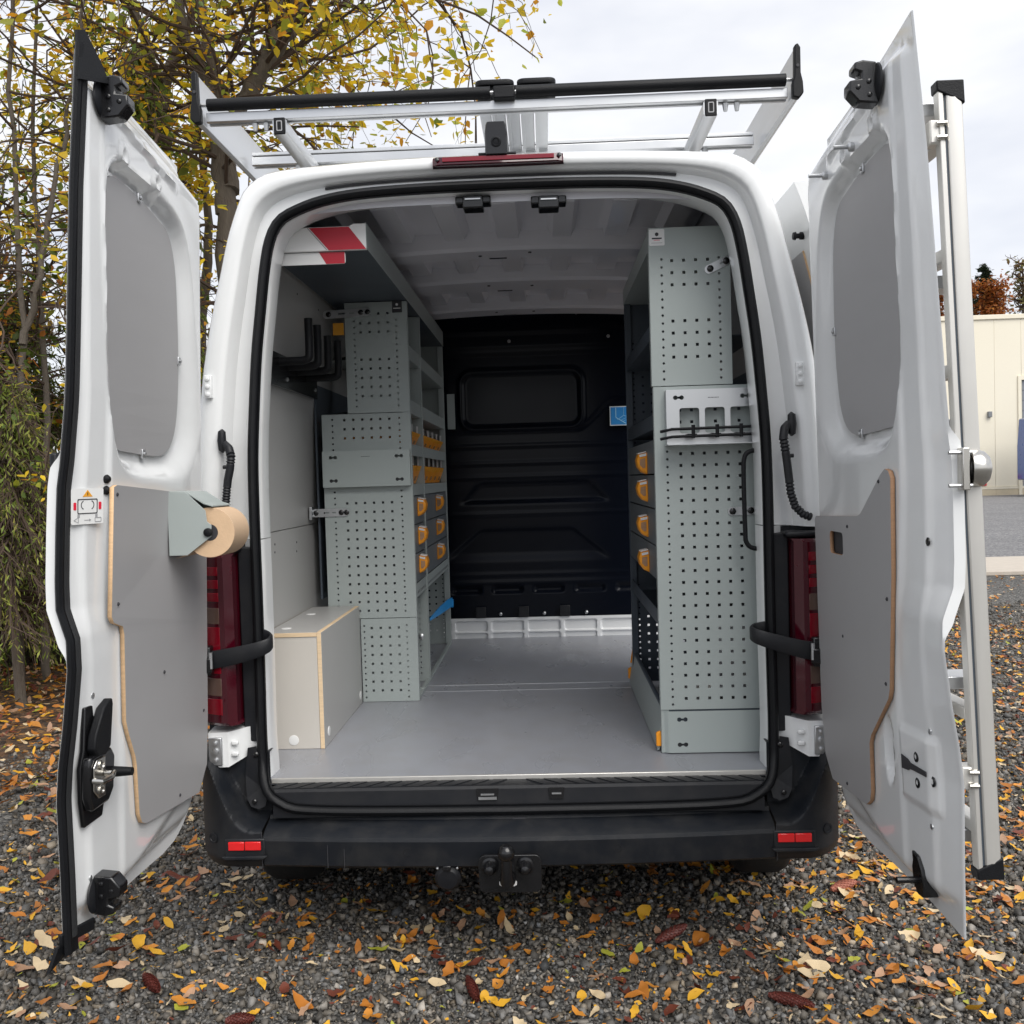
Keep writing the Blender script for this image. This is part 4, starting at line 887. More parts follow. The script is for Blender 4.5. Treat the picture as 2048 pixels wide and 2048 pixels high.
# posts, back, shelves
xb = -.80
for y, z0, z1, xk in ((YM, .582, 2.262, .30), (YL1, .582, 2.30, .30)):
    perforated('divider_panel', XL-xk, XL-.004, z0, z1, (lambda yy: (lambda x, z, d: (x, yy+d, z)))(y), ([XL-.08-.038*i for i in range(5)], rows(1.0, 10)), ([XL-.04], rounds(.62, 1.02)), 'sheet_metal', ls, fold=.012)
for y, wd in ((YL0+.004, .018), (YM, .022), (YL1-.02, .020)):
    MB().box(XL-.03, XL+.001, y, y+wd, .582, 2.262).build('post', 'sheet_metal', ls, bevel=.0015)
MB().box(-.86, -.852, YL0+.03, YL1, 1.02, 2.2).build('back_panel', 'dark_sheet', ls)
for zt, name in ((2.075, 'lip'), (1.845, 'lip')):
    for ya, yb in ((YL0+.023, YM-.001), (YM+.023, YL1-.021)):
        MB().prism([(XL-.004, ya, zt-.045), (XL-.004, ya, zt+.012), (XL-.0055, ya, zt+.012), (XL-.0055, ya, zt-.0465), (XL-.35, ya, zt-.0465), (XL-.35, ya, zt-.045)], (0, yb-ya, 0)).build('shelf', 'sheet_metal', ls)
for zl in (1.668, 1.498):
    for ya, yb in ((YL0+.023, YM-.001), (YM+.023, YL1-.021)):
        MB().prism([(XL-.003, ya, zl-.048), (XL-.003, ya, zl), (XL-.0045, ya, zl), (XL-.0045, ya, zl-.0015), (XL-.35, ya, zl-.0015), (XL-.35, ya, zl), (XL-.006, ya, zl+.0004)][:3]+[(XL-.0045, ya, zl-.002), (XL-.35, ya, zl-.002), (XL-.35, ya, zl-.004), (XL-.006, ya, zl-.004), (XL-.006, ya, zl-.048)], (0, yb-ya, 0)).build('shelf', 'sheet_metal', ls)
        pass
# drawers
def handle(parent, c, s):                                     # shield-shaped orange grip, s = direction it faces along x
    q = [(0, .036), (.030, .030), (.037, .010), (.032, -.016), (.018, -.034), (0, -.042)]; x, y, z = c
    b = MB(); b.loft([[(x+s*a*k, y+dy, z+e*k) for a, e in q] for dy, k in ((-.042, .86), (-.036, 1), (.036, 1), (.042, .86))]); h = b.build('drawer_handle', 'orange_plastic', parent, bevel=.002)
    g = [(.008, .016), (.026, .012), (.027, -.008), (.016, -.020), (.008, -.018)]
    MB().prism([(x+s*a, y-.0425, z+e) for a, e in g], (0, -.0012, 0)).build('handle_hollow_shade', 'dark_ply_edge', h)  # dark inset painted as the shade inside the hollow handle
    MB().prism([(x+s*.002, y-.030, z+.0375), (x+s*.030, y-.030, z+.0315), (x+s*.030, y+.030, z+.0315), (x+s*.002, y+.030, z+.0375)], (s*.0015, 0, .003)).build('label_holder', 'label_white', h)
    MB().prism([(x+s*.004, y-.0432, z+.033), (x+s*.028, y-.0432, z+.028), (x+s*.027, y-.0432, z+.020), (x+s*.004, y-.0432, z+.024)], (0, -.0012, 0)).build('label_card', 'label_white', h)
    return h
for ya, yb, hy in ((YL0+.024, YM-.002, 1.235), (YM+.024, YL1-.022, 1.93)):
    for z0, z1 in ((1.326, 1.446), (1.200, 1.321), (1.076, 1.195)):
        d = MB().box(XL-.36, XL-.004, ya, yb, z0, z1).build('drawer', 'drawer_front', ls, bevel=.0015)
        handle(d, (XL-.004, hy, (z0+z1)/2+.012), 1)
    MB().prism([(XL-.003, ya, 1.014), (XL-.003, ya, 1.072), (XL-.005, ya, 1.072), (XL-.005, ya, 1.016), (XL-.35, ya, 1.016), (XL-.35, ya, 1.014)], (0, yb-ya, 0)).build('shelf', 'sheet_metal', ls)
    for y in np.arange(ya+.03, yb-.02, .045): MB().box(XL-.0034, XL-.0022, y-.006, y+.006, 1.026, 1.038).build('shelf_slot', 'ink', ls)
for y in (YL0+.02, 1.2): MB().box(XL-.36, XL, y, y+.004, .582, .60).build('base_rail', 'sheet_metal', ls)
MB().box(XL-.016, XL, YL0+.02, YL1-.03, .5815, .594).build('base_rail', 'sheet_metal', ls)
screw(ls, (XL-.028, 1.36, .80), (0, -1, 0), .014, .008, 'zinc', 'wing_bolt')
# steel straps to the wall
def strap(parent, pts, wd=.019, th=.003, holes=(.12, .80, .94)):
    P = [np.array(p, float) for p in pts]; d = P[-1]-P[0]; L_ = np.linalg.norm(d); ex = d/L_; ez = np.array((0, 0, 1.0)); ez -= ez@ex*ex; ez /= np.linalg.norm(ez); ey = np.cross(ez, ex)
    outer = rrect(0, L_, -wd, wd, wd*.95, 5)
    fn = lambda x, y, z: P[0]+ex*x+ez*y+ey*z
    o = plate('wall_strap', outer, [rrect(L_*.32, L_*.48, -.003, .003, .0028, 2), rrect(L_*.55, L_*.66, -.003, .003, .0028, 2)], th, fn, 'zinc', parent)
    for h in holes: MB().lathe(fn(L_*h, 0, 0 if (np.cross(ez, ex)[1] > 0) else th), (0, -1, 0), [(0, .011), (.004, .011), (.007, .006)], 14).build('strap_bolt', 'gloss_black', o, smooth=True)
    return o
strap(ls, [(-.878, YL0-.006, 1.388), (-.720, YL0-.006, 1.388)], .017)
MB().box(-.884, -.872, YL0-.03, YL0+.012, 1.36, 1.416).build('wall_bracket', 'zinc', ls, bevel=.002)
strap(ls, [(-.80, YL0-.008, 2.215), (-.600, YL0-.008, 2.222)], .017)
MB().box(-.76, -.715, YL0-.006, YL0-.003, 2.13, 2.18).build('yellow_tag', 'ink_orange', ls)
q = atY(750, 578, YL0-.003)
sk = MB().box(q[0]-.023, q[0]+.018, YL0-.0035, YL0-.002, q[2]-.025, q[2]+.025).build('maker_badge', 'ink', ls)
MB().cyl((q[0]-.003, YL0-.0037, q[2]+.008), (0, -1, 0), .006, .0006, 6).build('badge_logo', 'label_white', sk)
MB().box(q[0]-.018, q[0]+.012, YL0-.0044, YL0-.0037, q[2]-.009, q[2]-.006).build('badge_text', 'label_white', sk)
MB().box(XL+.012, XL+.055, 2.47, 2.474, 1.80, 2.0).build('wall_plate', 'sheet_metal', ls)
# orange bins
def storage_bin(y, z, wd, hgt, label, dv=.03):
    x0, x1 = XL-.30, XL-.008; t = .0022; tp = hgt
    base = thing('storage_bin', label, 'storage bin', (x0+.15, y, z), 'orange storage bins in the left shelving')
    b = MB(); ya, yb = y-wd/2, y+wd/2; sl_ = .030
    side = [(x0, z+.001), (x1-sl_, z+.001), (x1, z+tp), (x1-.02, z+tp+.002), (x1-.06, z+tp+.004), (x0, z+tp+.004)]
    for yy in (ya, yb-t): b.prism([(p[0], yy, p[1]) for p in side], (0, t, 0))
    b.prism([(x1-sl_, ya+t, z+.001), (x1, ya+t, z+tp), (x1-t, ya+t, z+tp), (x1-sl_-t, ya+t, z+.001+t)], (0, wd-2*t, 0))
    b.box(x0, x1-sl_-t, ya+t, yb-t, z+.001, z+.001+t); b.box(x0, x0+t, ya+t, yb-t, z+.004, z+hgt)
    b.build('bin_body', 'orange_plastic', base, bevel=.0006)
    fx = lambda r: x1-sl_+sl_*r+.0012
    MB().prism([(fx(.18), y-wd*.16, z+tp*.18), (fx(.18), y+wd*.16, z+tp*.18), (fx(.42), y+wd*.16, z+tp*.42), (fx(.42), y-wd*.16, z+tp*.42)], (.0008, 0, 0)).build('finger_hole', 'dark_ply_edge', base)
    MB().box(x1-.07, x1-.012, yb-t-.0025, yb-t-.001, z+tp+.004, z+tp+.004+dv).build('clear_divider', 'clear_plastic', base)
    MB().box(x1-.020, x1-.011, yb-t-.0035, yb-t-.0, z+tp+.003, z+tp+.003+dv).build('divider_edge', 'label_white', base)
    MB().prism([(fx(.72), y-wd*.40, z+tp*.72), (fx(.72), y+wd*.40, z+tp*.72), (fx(.98), y+wd*.40, z+tp*.98), (fx(.98), y-wd*.40, z+tp*.98)], (.0006, 0, 0)).build('label_strip', 'ink_orange', base)
ordn = ('first', 'second', 'third', 'fourth', 'fifth')
for zl, row, hg in ((1.669, 'upper', .056), (1.499, 'lower', .080)):
    for i in range(2): storage_bin(YL0+.024+.09+.182*i, zl, .176, hg, f'orange bin, {ordn[i]} from the rear in the short bay, {row} row of the left shelving', hg*.6)
    for i in range(5): storage_bin(YM+.026+.095+.188*i, zl, .182, hg, f'orange bin, {ordn[i]} from the rear in the long bay, {row} row of the left shelving', hg*.6)
# roof tray above the shelving, with two red and white boards
tray = thing('roof_tray', 'long grey metal tray under the roof above the left shelving', 'tray', (-.62, 1.2, 2.265))
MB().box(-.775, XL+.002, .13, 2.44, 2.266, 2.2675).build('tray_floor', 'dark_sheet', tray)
MB().box(XL+.002, XL+.0035, .13, 2.44, 2.266, 2.348).build('tray_lip', 'sheet_metal', tray)
MB().box(-.777, -.7755, .13, 2.44, 2.266, 2.348).build('tray_lip', 'sheet_metal', tray)
MB().box(-.77, XL, .150, .1515, 2.268, 2.34).build('tray_end', 'dark_sheet', tray)
def stripes(o_, x0, x1, z0, z1, y, spans, m='red_sheet'):
    for a, c in spans:
        loop = []
        for xa, xb_ in ((a, c),):
            k = (z1-z0)*.85; pts = [(xa, z1), (xb_, z1), (xb_+k, z0), (xa+k, z0)]
            pts = [(min(max(p[0], x0), x1), p[1]) for p in pts]
        MB().prism([(p[0], y, p[1]) for p in pts], (0, -.0008, 0)).build('red_stripe', m, o_)
ca, cb = atY(535, 440, .135), atY(692, 472, .135)
wb = thing('warning_board', 'deep white board with a broad red diagonal stripe on the roof tray', 'warning board', (-.62, .135, 2.27), 'red and white boards on the roof tray')
MB().prism([(ca[0], .128, 2.262), (cb[0], .128, 2.262), (cb[0], .128, 2.345), (cb[0]-.04, .128, 2.345), (cb[0]-.055, .128, 2.338), (ca[0]+.05, .128, 2.338), (ca[0]+.025, .128, 2.352), (ca[0], .128, 2.352)], (0, .014, 0)).build('board', 'label_white', wb, bevel=.001)
stripes(wb, ca[0], cb[0], 2.263, 2.336, .1278, [(ca[0]+.085, cb[0]-.055)])
MB().prism([(ca[0]+.078, .1275, 2.336), (ca[0]+.082, .1275, 2.336), (ca[0]+.143, .1275, 2.264), (ca[0]+.139, .1275, 2.264)], (0, -.0004, 0)).build('fine_print', 'ink_grey', wb)
wb2 = thing('warning_board', 'thin red and white board slung under the front of the roof tray', 'warning board', (-.65, .16, 2.25), 'red and white boards on the roof tray')
cA, cB = atY(512, 480, .14), atY(652, 497, .14)
plate('board', rrect(cA[0], cB[0], cB[2], cA[2]-.0, .008, 4), [], .006, lambda x, y, z: (x, .146-z, y), 'label_white', wb2)
zA, zB = cB[2], cA[2]
for xa, xb_ in ((cA[0]+.001, cA[0]+.022), (cB[0]-.085, cB[0]-.002)):
    MB().prism([(xa-.0, .1395, zB-.0005), (xb_, .1395, zB-.0005), (xb_, .1395, zA+.0005), (min(xa+.022, xb_), .1395, zA+.0005)], (0, -.0006, 0)).build('red_stripe', 'red_sheet', wb2)
# black hooks on the left wall
hr = thing('hook_rack', 'black wall rack with four upturned padded hooks on the left van wall', 'hook rack', (-.84, .7, 1.9))
for i, (y, xe, z, h) in enumerate(((.46, -.725, 1.955, .150), (.58, -.722, 1.950, .15), (.71, -.714, 1.945, .135), (.85, -.706, 1.935, .145))):
    P = [(XC-wallx(z)+.004, y, z), (xe-.03, y, z), (xe-.008, y, z+.006), (xe, y, z+.028), (xe, y, z+h)]
    MB().tube(spline(P[:2], 3)+spline(P[1:], 16)[1:], .0150, 12, flat=1.0).build('hook', 'rubber', hr, smooth=True)
MB().prism([(XC-wallx(1.9)+.001, .20, 1.865), (XC-wallx(1.9)+.001, .20, 1.985), (XC-wallx(1.9)+.022, .20, 1.985), (XC-wallx(1.9)+.022, .20, 1.865)], (0, .82, 0)).build('wall_rail', 'gloss_black', hr, bevel=.003)
for y in (.30, .55, .98): screw(hr, (XC-wallx(1.9)+.022, y, 1.90), (1, 0, 0), .008, .006, 'zinc')
# ------------------------------------------------------------------ plywood box over the left wheel arch
wbx = thing('wheel_arch_box', 'pale grey plywood box with bare wood edges covering the left wheel arch', 'plywood box', (-.78, .68, .58))
bx0, bx1, by0, by1, bz1, t = -.888, -.690, .336, 1.022, .992, .015
def board(name, x0, x1, y0, y1, z0, z1, thin, faces, parent):
    b = MB(); b.box(x0, x1, y0, y1, z0, z1); fm = {'z': (0, 1), 'y': (2, 4), 'x': (3, 5)}[thin]
    b.m = [0 if i in fm else 1 for i in range(6)]
    return b.build(name, [faces, 'pale_ply_edge'], parent, recalc=False, bevel=.0008)
board('side_board', bx1-t, bx1, by0, by1, .581, bz1-.001, 'x', 'wall_laminate', wbx)
board('top_board', bx0, bx1-t-.0005, by0-.001, by1, bz1-t, bz1, 'z', 'wall_laminate', wbx)
board('front_board', bx0, bx1-t-.001, by0+.002, by0+.002+t, .581, bz1-t-.0005, 'y', 'pale_laminate', wbx)
for c, ax in (((-.80, by0+.002, .612), (0, -1, 0)), ((bx1, .405, .625), (1, 0, 0)), ((bx1, .985, .62), (1, 0, 0)), ((-.84, .44, bz1), (0, 0, 1)), ((-.84, .80, bz1), (0, 0, 1)), ((bx0+.012, by0+.002, .80), (0, -1, 0))):
    MB().lathe(c, ax, [(0, .018), (.0015, .0175), (.0022, .014)], 24).build('cover_cap', 'label_white', wbx, smooth=True)
for c in ((bx1-.02, .36, bz1), (bx1-.02, .60, bz1)): screw(wbx, c, (0, 0, 1), .004, .001, 'zinc')
# ------------------------------------------------------------------ right shelving
XR, YR0, YR1 = .472, .20, 1.24
rs = thing('shelving_unit', 'tall perforated grey metal shelving with drawers along the right van wall', 'shelving', (.66, .7, .58), 'van shelving units')
fr = lambda x, z, d: (x, YR0+d, z)
perforated('end_panel', XR-.004, .730, 1.799, 2.312, fr, ([XR+.069+.0388*i for i in range(4)], rows(2.205, 10, .0392)), ([XR+.036, XR+.222], rounds(1.82, 2.235, .026)), 'sheet_metal', rs,
           drop={(round(XR+.069+.0388*i, 3), round(2.205-.0392*j, 3)) for i in range(4) for j in (3, 4, 9)})
perforated('end_panel', XR, .865, .728, 1.795, fr, ([XR+.084+.0386*i for i in range(6)], rows(1.756, 3, .0386)+rows(1.575, 22, .0386)), ([XR+.040, XR+.327], rounds(.745, 1.785, .0254)), 'sheet_metal', rs)
MB().box(XR+.026, .865, YR0+.004, YR0+.02, .582, .727).build('kick_panel', 'dark_sheet', rs)
tool_plate(rs, XR+.024, .865, .584, .722, YR0, .004)
MB().prism([(XR+.001, YR0+.032, .584), (XR+.025, YR0+.032, .584), (XR+.025, YR0-.005, .584), (XR+.022, YR0-.005, .584), (XR+.001, YR0+.012, .584)], (0, 0, .138)).build('plate_fold', 'sheet_metal', rs)
# frame, back, face
for y, wd in ((YR0+.004, .02), (YR1-.02, .02)): MB().box(XR, XR+.028, y, y+wd, .582, 2.28).build('post', 'dark_sheet' if y > 1 else 'sheet_metal', rs, bevel=.0015)
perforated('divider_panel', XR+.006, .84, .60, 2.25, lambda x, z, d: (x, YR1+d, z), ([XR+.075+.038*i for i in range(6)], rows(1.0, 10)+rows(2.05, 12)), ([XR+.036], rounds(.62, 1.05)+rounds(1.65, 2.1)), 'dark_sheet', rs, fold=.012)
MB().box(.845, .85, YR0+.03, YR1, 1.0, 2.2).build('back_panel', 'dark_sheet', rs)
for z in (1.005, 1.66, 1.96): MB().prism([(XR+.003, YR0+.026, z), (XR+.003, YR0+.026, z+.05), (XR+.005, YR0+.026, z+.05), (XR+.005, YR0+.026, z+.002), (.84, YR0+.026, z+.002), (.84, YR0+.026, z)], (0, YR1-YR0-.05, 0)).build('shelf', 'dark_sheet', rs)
MB().box(XR, .76, YR0+.03, YR1, 2.25, 2.2515).build('top_sheet', 'sheet_metal', rs)
MB().box(XR-.001, XR+.001, YR0+.03, YR1, 2.25, 2.315).build('top_lip', 'sheet_metal', rs)
for k, (z0, z1) in enumerate(((1.512, 1.625), (1.395, 1.507), (1.270, 1.390), (1.155, 1.265))):
    d = MB().box(XR+.004, .82, YR0+.028, YR1-.022, z0, z1).build('drawer', 'drawer_front', rs, bevel=.0015)
    c = atX((1217, 1218, 1219, 1221)[k], (873, 925, 991, 1056)[k], XR); handle(d, (XR+.004, c[1], c[2]), -1)
# folding flap near the floor with orange ends
MB().prism([(XR-.012, YR0+.03, .584), (XR-.004, YR0+.03, .584), (XR+.022, YR0+.03, .712), (XR+.020, YR0+.03, .722), (XR+.008, YR0+.03, .722)], (0, YR1-YR0+.02, 0)).build('floor_flap', 'sheet_metal', rs, bevel=.002)
MB().tube([(XR+.014, YR0+.03, .722), (XR+.014, YR1+.05, .722)], .008, 10).build('flap_rim', 'dark_sheet', rs, smooth=True)
for y in (YR0+.018, YR1+.05): MB().prism([(XR-.016, y, .60), (XR+.004, y, .60), (XR+.004, y, .640), (XR-.002, y, .652), (XR-.016, y, .645)], (0, .014, 0)).build('flap_end', 'orange_plastic', rs, bevel=.003)
MB().prism([(XR-.006, YR1+.051, .67), (XR+.02, YR1+.051, .67), (XR+.026, YR1+.051, .73), (XR+.006, YR1+.051, .735)], (0, .014, 0)).build('flap_end', 'orange_plastic', rs, bevel=.003)
strap(rs, [(.648, YR0-.005, 2.166), (.80, YR0-.002, 2.235)], .014, holes=(.11, .45))
strap(rs, [(.706, YR0-.005, 1.381), (.87, YR0-.005, 1.384)], .014, holes=(.09, .45))
# badge sticker
q0, q1 = atY(1224, 433, YR0-.002), atY(1254, 463, YR0-.002)
sk = plate('maker_badge', rrect(q0[0], q1[0], q1[2], q0[2], .004, 3), [], .0012, lambda x, y, z: (x, YR0-.001-z, y), 'label_white', rs)
mx_, mz = (q0[0]+q1[0])/2, (q0[2]+q1[2])/2
MB().cyl((mx_, YR0-.0024, mz+.010), (0, -1, 0), .0065, .0005, 6).build('badge_logo', 'ink', sk)
MB().box(mx_-.016, mx_+.016, YR0-.0028, YR0-.0023, mz-.0055, mz-.001).build('badge_text', 'ink', sk)
MB().box(mx_-.010, mx_+.010, YR0-.0028, YR0-.0023, mz-.0095, mz-.008).build('badge_text', 'ink_red', sk)
MB().box(mx_-.018, mx_+.018, YR0-.0028, YR0-.0023, mz-.0185, mz-.0172).build('badge_text', 'ink_grey', sk)
# tool holder with three windows and wire rails
th = thing('tool_holder', 'metal tool holder plate with three windows and black rubber rails on the right shelving', 'tool holder', (.66, YR0-.05, 1.6))
tx0, tx1, tz0, tz1 = XR+.036, .865, 1.604, 1.782
hs = [dogbone(tx0+.040, tz1-.026), dogbone(tx0+.256, tz1-.026)]+[rrect(tx0+.042+i*.082, tx0+.106+i*.082, 1.640, 1.722, .008, 3) for i in range(4)]
hs = hs[:2]+[h for h in hs[2:] if max(p[0] for p in h) < tx1-.01]
plate('holder_plate', rrect(tx0, tx1, tz0, tz1, .004, 2), hs, .002, lambda x, y, z: (x, YR0-.034-z, y), 'brushed_alu', th)
MB().box(tx0, tx1, YR0-.034, YR0-.002, tz1-.002, tz1-.0004).build('holder_fold', 'brushed_alu', th); MB().box(tx0, tx0+.0018, YR0-.034, YR0-.002, tz0, tz1-.003).build('holder_fold', 'brushed_alu', th)
b = MB()
for i in range(8): b.box(tx0+.135+i*.0045, tx0+.1378+i*.0045, YR0-.0368, YR0-.0362, 1.7525, 1.7550)
b.build('maker_print', 'ink', th)
for z, y in ((1.652, YR0-.085), (1.628, YR0-.085)):
    MB().tube([(tx0-.024, y+.02, z-.006), (tx0+.01, y, z), (tx1+.01, y, z+.003)], .0048, 8).build('rail', 'rubber', th, smooth=True)
for i in range(5):
    MB().tube([(tx0+.078+i*.076, YR0-.085, 1.622), (tx0+.078+i*.076, YR0-.085, 1.664)], .006, 8).build('rail_post', 'rubber', th, smooth=True)
    MB().box(tx0+.06+i*.076, tx0+.09+i*.076, YR0-.085, YR0-.036, 1.632, 1.636).build('rail_arm', 'rubber', th)
MB().prism([(tx0-.004, YR0-.09, 1.604), (tx0-.004, YR0-.003, 1.604), (tx0-.004, YR0-.003, 1.6015), (tx0-.004, YR0-.09, 1.6015)], (tx1-tx0, 0, 0)).build('holder_ledge', 'brushed_alu', th)
# bent black grab bar
gb = thing('grab_bar', 'bent black tubular grab bar at the right edge of the door opening', 'grab bar', (.78, .12, 1.4))
pts = [atY(1446, 846, .10), atY(1432, 848, .10), atY(1412, 853, .10), atY(1404, 866, .10), atY(1403, 900, .10), atY(1406, 1000, .10), atY(1408, 1022, .10), atY(1418, 1033, .10), atY(1440, 1036, .10), atY(1450, 1036, .10)]
MB().tube(spline(pts, 60), .0075, 12).build('bar', 'rubber', gb, smooth=True)
# blue strap tied to the left shelving
bs = thing('blue_strap', 'bright blue plastic strap tied to the far post of the left shelving', 'strap', (XL, 2.3, .85))
pa, pb_ = atX(858, 1128, XL+.012), atX(812, 1168, XL+.012)
b = MB(); b.loft([[np.array((XL+.010+i*.0, p[1], p[2]+dz)) for dz in (-h, h)]+[np.array((XL+.014, p[1], p[2]+dz)) for dz in (h, -h)] for i, (p, h) in enumerate(((np.array(atX(812, 1168, XL+.012)), .006), (np.array(atX(830, 1152, XL+.012)), .020), (np.array(atX(845, 1140, XL+.012)), .026), (np.array(atX(853, 1135, XL+.012)), .024)))]); b.build('strap_tail', 'blue_strap', bs, smooth=True, angle=40)
MB().box(XL-.03, XL+.018, 2.40, 2.425, pa[2]-.035, pa[2]+.012).build('strap_loop', 'blue_strap', bs, bevel=.004)

# ================================================================== ROOF RACK
rk = thing('roof_rack', 'silver aluminium roof rack with a black rear roller on top of the van', 'roof rack', (XC, 1.1, 2.5))
YR = .02
cl, cr_ = atY(390, 190, YR), atY(1480, 160, YR)
zr = (cl[2]+cr_[2])/2; xl_, xr_ = -.937, .903; xm = (xl_+xr_)/2
MB().tube([(xl_+.03, YR, zr), (xm-.01, YR, zr)], .0185, 16).build('roller', 'rubber', rk, smooth=True)
MB().tube([(xm+.07, YR, zr), (xr_-.03, YR, zr)], .0185, 16).build('roller', 'rubber', rk, smooth=True)
MB().box(xm-.0, xm+.066, YR-.021, YR+.02, zr-.024, zr+.014).build('roller_bearing', 'rubber', rk, bevel=.004)
MB().tube([(xl_, YR, zr), (xr_, YR, zr)], .006, 8).build('roller_axle', 'zinc', rk, smooth=True)
def cross(y, z, x0, x1):
    q = [(-.022, .014), (-.006, .017), (.022, .016), (.022, -.014), (.004, -.017), (.004, -.010), (-.010, -.010), (-.010, -.016), (-.022, -.014)]
    MB().loft([[(x, y+a, z+c) for a, c in q] for x in (x0, x1)]).build('crossbar', 'brushed_alu', rk, bevel=.0015)
cross(YR+.03, zr-.034, xl_+.02, xr_-.02)
zc2 = zr-.028
for y in (.48, 1.15, 1.85): cross(y, zc2, xl_+.03, xr_-.03)
MB().box(xl_+.03, xr_-.03, .462, .50, zc2+.02, zc2+.032).build('crossbar_flange', 'brushed_alu', rk, bevel=.002)
for s, xe in ((-1, xl_), (1, xr_)):
    q = [(-.014, -.058), (.0, -.062), (.014, -.05), (.012, -.02), (.006, .0), (.005, .085), (-.002, .092), (-.006, .085), (-.006, .0), (-.012, -.02)]
    MB().loft([[(xe+s*a, y, zr+c) for a, c in q] for y in (YR-.005, 2.2)]).build('side_rail', 'brushed_alu', rk, bevel=.0015)
    q = [(-.016, -.062), (.004, -.066), (.018, -.05), (.016, -.016), (.010, .01), (.010, .085), (.002, .098), (-.008, .092), (-.010, .0), (-.016, -.02)]
    MB().loft([[(xe+s*a, y, zr+c) for a, c in q] for y in (YR-.03, YR-.006)]).build('rail_end_cap', 'rubber', rk, bevel=.004)
    MB().cyl((xe, YR-.031, zr+.03), (0, -1, 0), .005, .002, 10).build('cap_screw', 'ink', rk)
    xs_ = XC+s*.665-.012
    q = rrect(-.022, .022, -.022, .022, .006, 2)
    MB().loft([[(xs_+a, y, zr-.074+c) for a, c in q] for y in (YR+.0, 2.2)]).build('support_rail', 'brushed_alu', rk, smooth=True, angle=30)
    cp = MB().box(xs_-.018, xs_+.018, YR-.006, YR+.0, zr-.10, zr-.048).build('support_cap', 'rubber', rk, bevel=.003)
    plate('cap_logo', rrect(xs_-.009, xs_+.009, zr-.09, zr-.058, .003, 2), [rrect(xs_-.006, xs_+.006, zr-.087, zr-.061, .002, 2)], .001, lambda x, y, z: (x, YR-.006-z, y), 'ink_grey', rk)
    for y in (.55, 1.9):
        MB().box(xs_-.03, xs_+.03, y-.03, y+.03, 2.505, zr-.096).build('foot', 'black_plastic', rk, bevel=.004)
    for dx in (.05, .085): MB().tube([(xs_+s*dx, YR+.03, zr-.052), (xs_+s*dx, YR+.03, zr-.075)], [.010, .006], 8).build('clamp_bolt', 'zinc', rk)
    MB().tube([(xs_+s*.06, .48, zc2-.016), (xs_+s*.06, .48, zc2-.04)], [.012, .007], 8).build('clamp_bolt', 'zinc', rk)
# centre walkway plank with rubber ends
for i in range(5):
    x = xm-.05+i*.0455; MB().box(x, x+.036, YR+.055, 2.15, zr-.030, zr-.014).build('walkway_plank', 'brushed_alu', rk, bevel=.002)
for i in range(4): MB().box(xm-.05+i*.0455+.040, xm-.05+i*.0455+.050, YR+.055, 2.1, zr-.042, zr-.029).build('walkway_rib', 'brushed_alu', rk)
for x in (xm-.055, xm+.075): plate('rubber_end', rrect(x, x+.115, YR+.02, YR+.20, .02, 4), [], .012, lambda a, c, z: (a, c, zr+.034+z), 'rubber', rk, .003)
MB().box(xm-.05, xm+.18, YR+.03, YR+.06, zr+.0, zr+.033).build('rubber_end_support', 'rubber', rk)
MB().tube([(xm+.055, .48, zc2+.02), (xm+.055, .48, zc2+.045)], .008, 8).build('clamp_bolt', 'zinc', rk)
MB().box(xm+.0, xm+.05, .47, .52, zr-.09, zr-.05).build('centre_foot', 'brushed_alu', rk, bevel=.003)
# ================================================================== GROUND
def ground_mat(name, cols, scale, bump, rough=.9, wet=.0):
    m = bpy.data.materials.new(name); m.use_nodes = True; t = m.node_tree; b = t.nodes['Principled BSDF']; b.inputs['Roughness'].default_value = rough
    tcn = t.nodes.new('ShaderNodeTexCoord'); v = t.nodes.new('ShaderNodeTexVoronoi'); v.inputs['Scale'].default_value = scale; v.inputs['Randomness'].default_value = 1
    t.links.new(tcn.outputs['Object'], v.inputs['Vector'])
    sp_ = t.nodes.new('ShaderNodeSeparateColor'); t.links.new(v.outputs['Color'], sp_.inputs[0])
    r = t.nodes.new('ShaderNodeValToRGB'); e = r.color_ramp.elements
    for i, (p, c) in enumerate(cols):
        x = e[i] if i < 2 else e.new(p); x.position = p; x.color = (*c, 1)
    t.links.new(sp_.outputs[0], r.inputs[0])
    n = t.nodes.new('ShaderNodeTexNoise'); n.inputs['Scale'].default_value = .7; n.inputs['Detail'].default_value = 5; t.links.new(tcn.outputs['Object'], n.inputs['Vector'])
    mr = t.nodes.new('ShaderNodeMapRange'); mr.inputs['To Min'].default_value = .75; mr.inputs['To Max'].default_value = 1.25; t.links.new(n.outputs['Fac'], mr.inputs['Value'])
    mu = t.nodes.new('ShaderNodeVectorMath'); mu.operation = 'SCALE'; t.links.new(r.outputs[0], mu.inputs[0]); t.links.new(mr.outputs[0], mu.inputs['Scale']); t.links.new(mu.outputs[0], b.inputs['Base Color'])
    bp = t.nodes.new('ShaderNodeBump'); bp.inputs['Strength'].default_value = bump; bp.inputs['Distance'].default_value = .02; bp.invert = True
    t.links.new(v.outputs['Distance'], bp.inputs['Height']); t.links.new(bp.outputs[0], b.inputs['Normal']); MATS[name] = m
ground_mat('gravel_ground', [(0, (.035, .034, .032)), (.5, (.085, .083, .078)), (.8, (.15, .145, .135)), (1.0, (.30, .28, .25))], 55, 1.0)
ground_mat('asphalt', [(0, (.10, .10, .105)), (.5, (.15, .15, .155)), (.8, (.19, .185, .185)), (1.0, (.30, .29, .28))], 30, .3)
ground_mat('leaf_soil', [(0, (.025, .018, .012)), (.5, (.06, .035, .02)), (.8, (.12, .06, .025)), (1.0, (.25, .13, .04))], 30, 1.0)
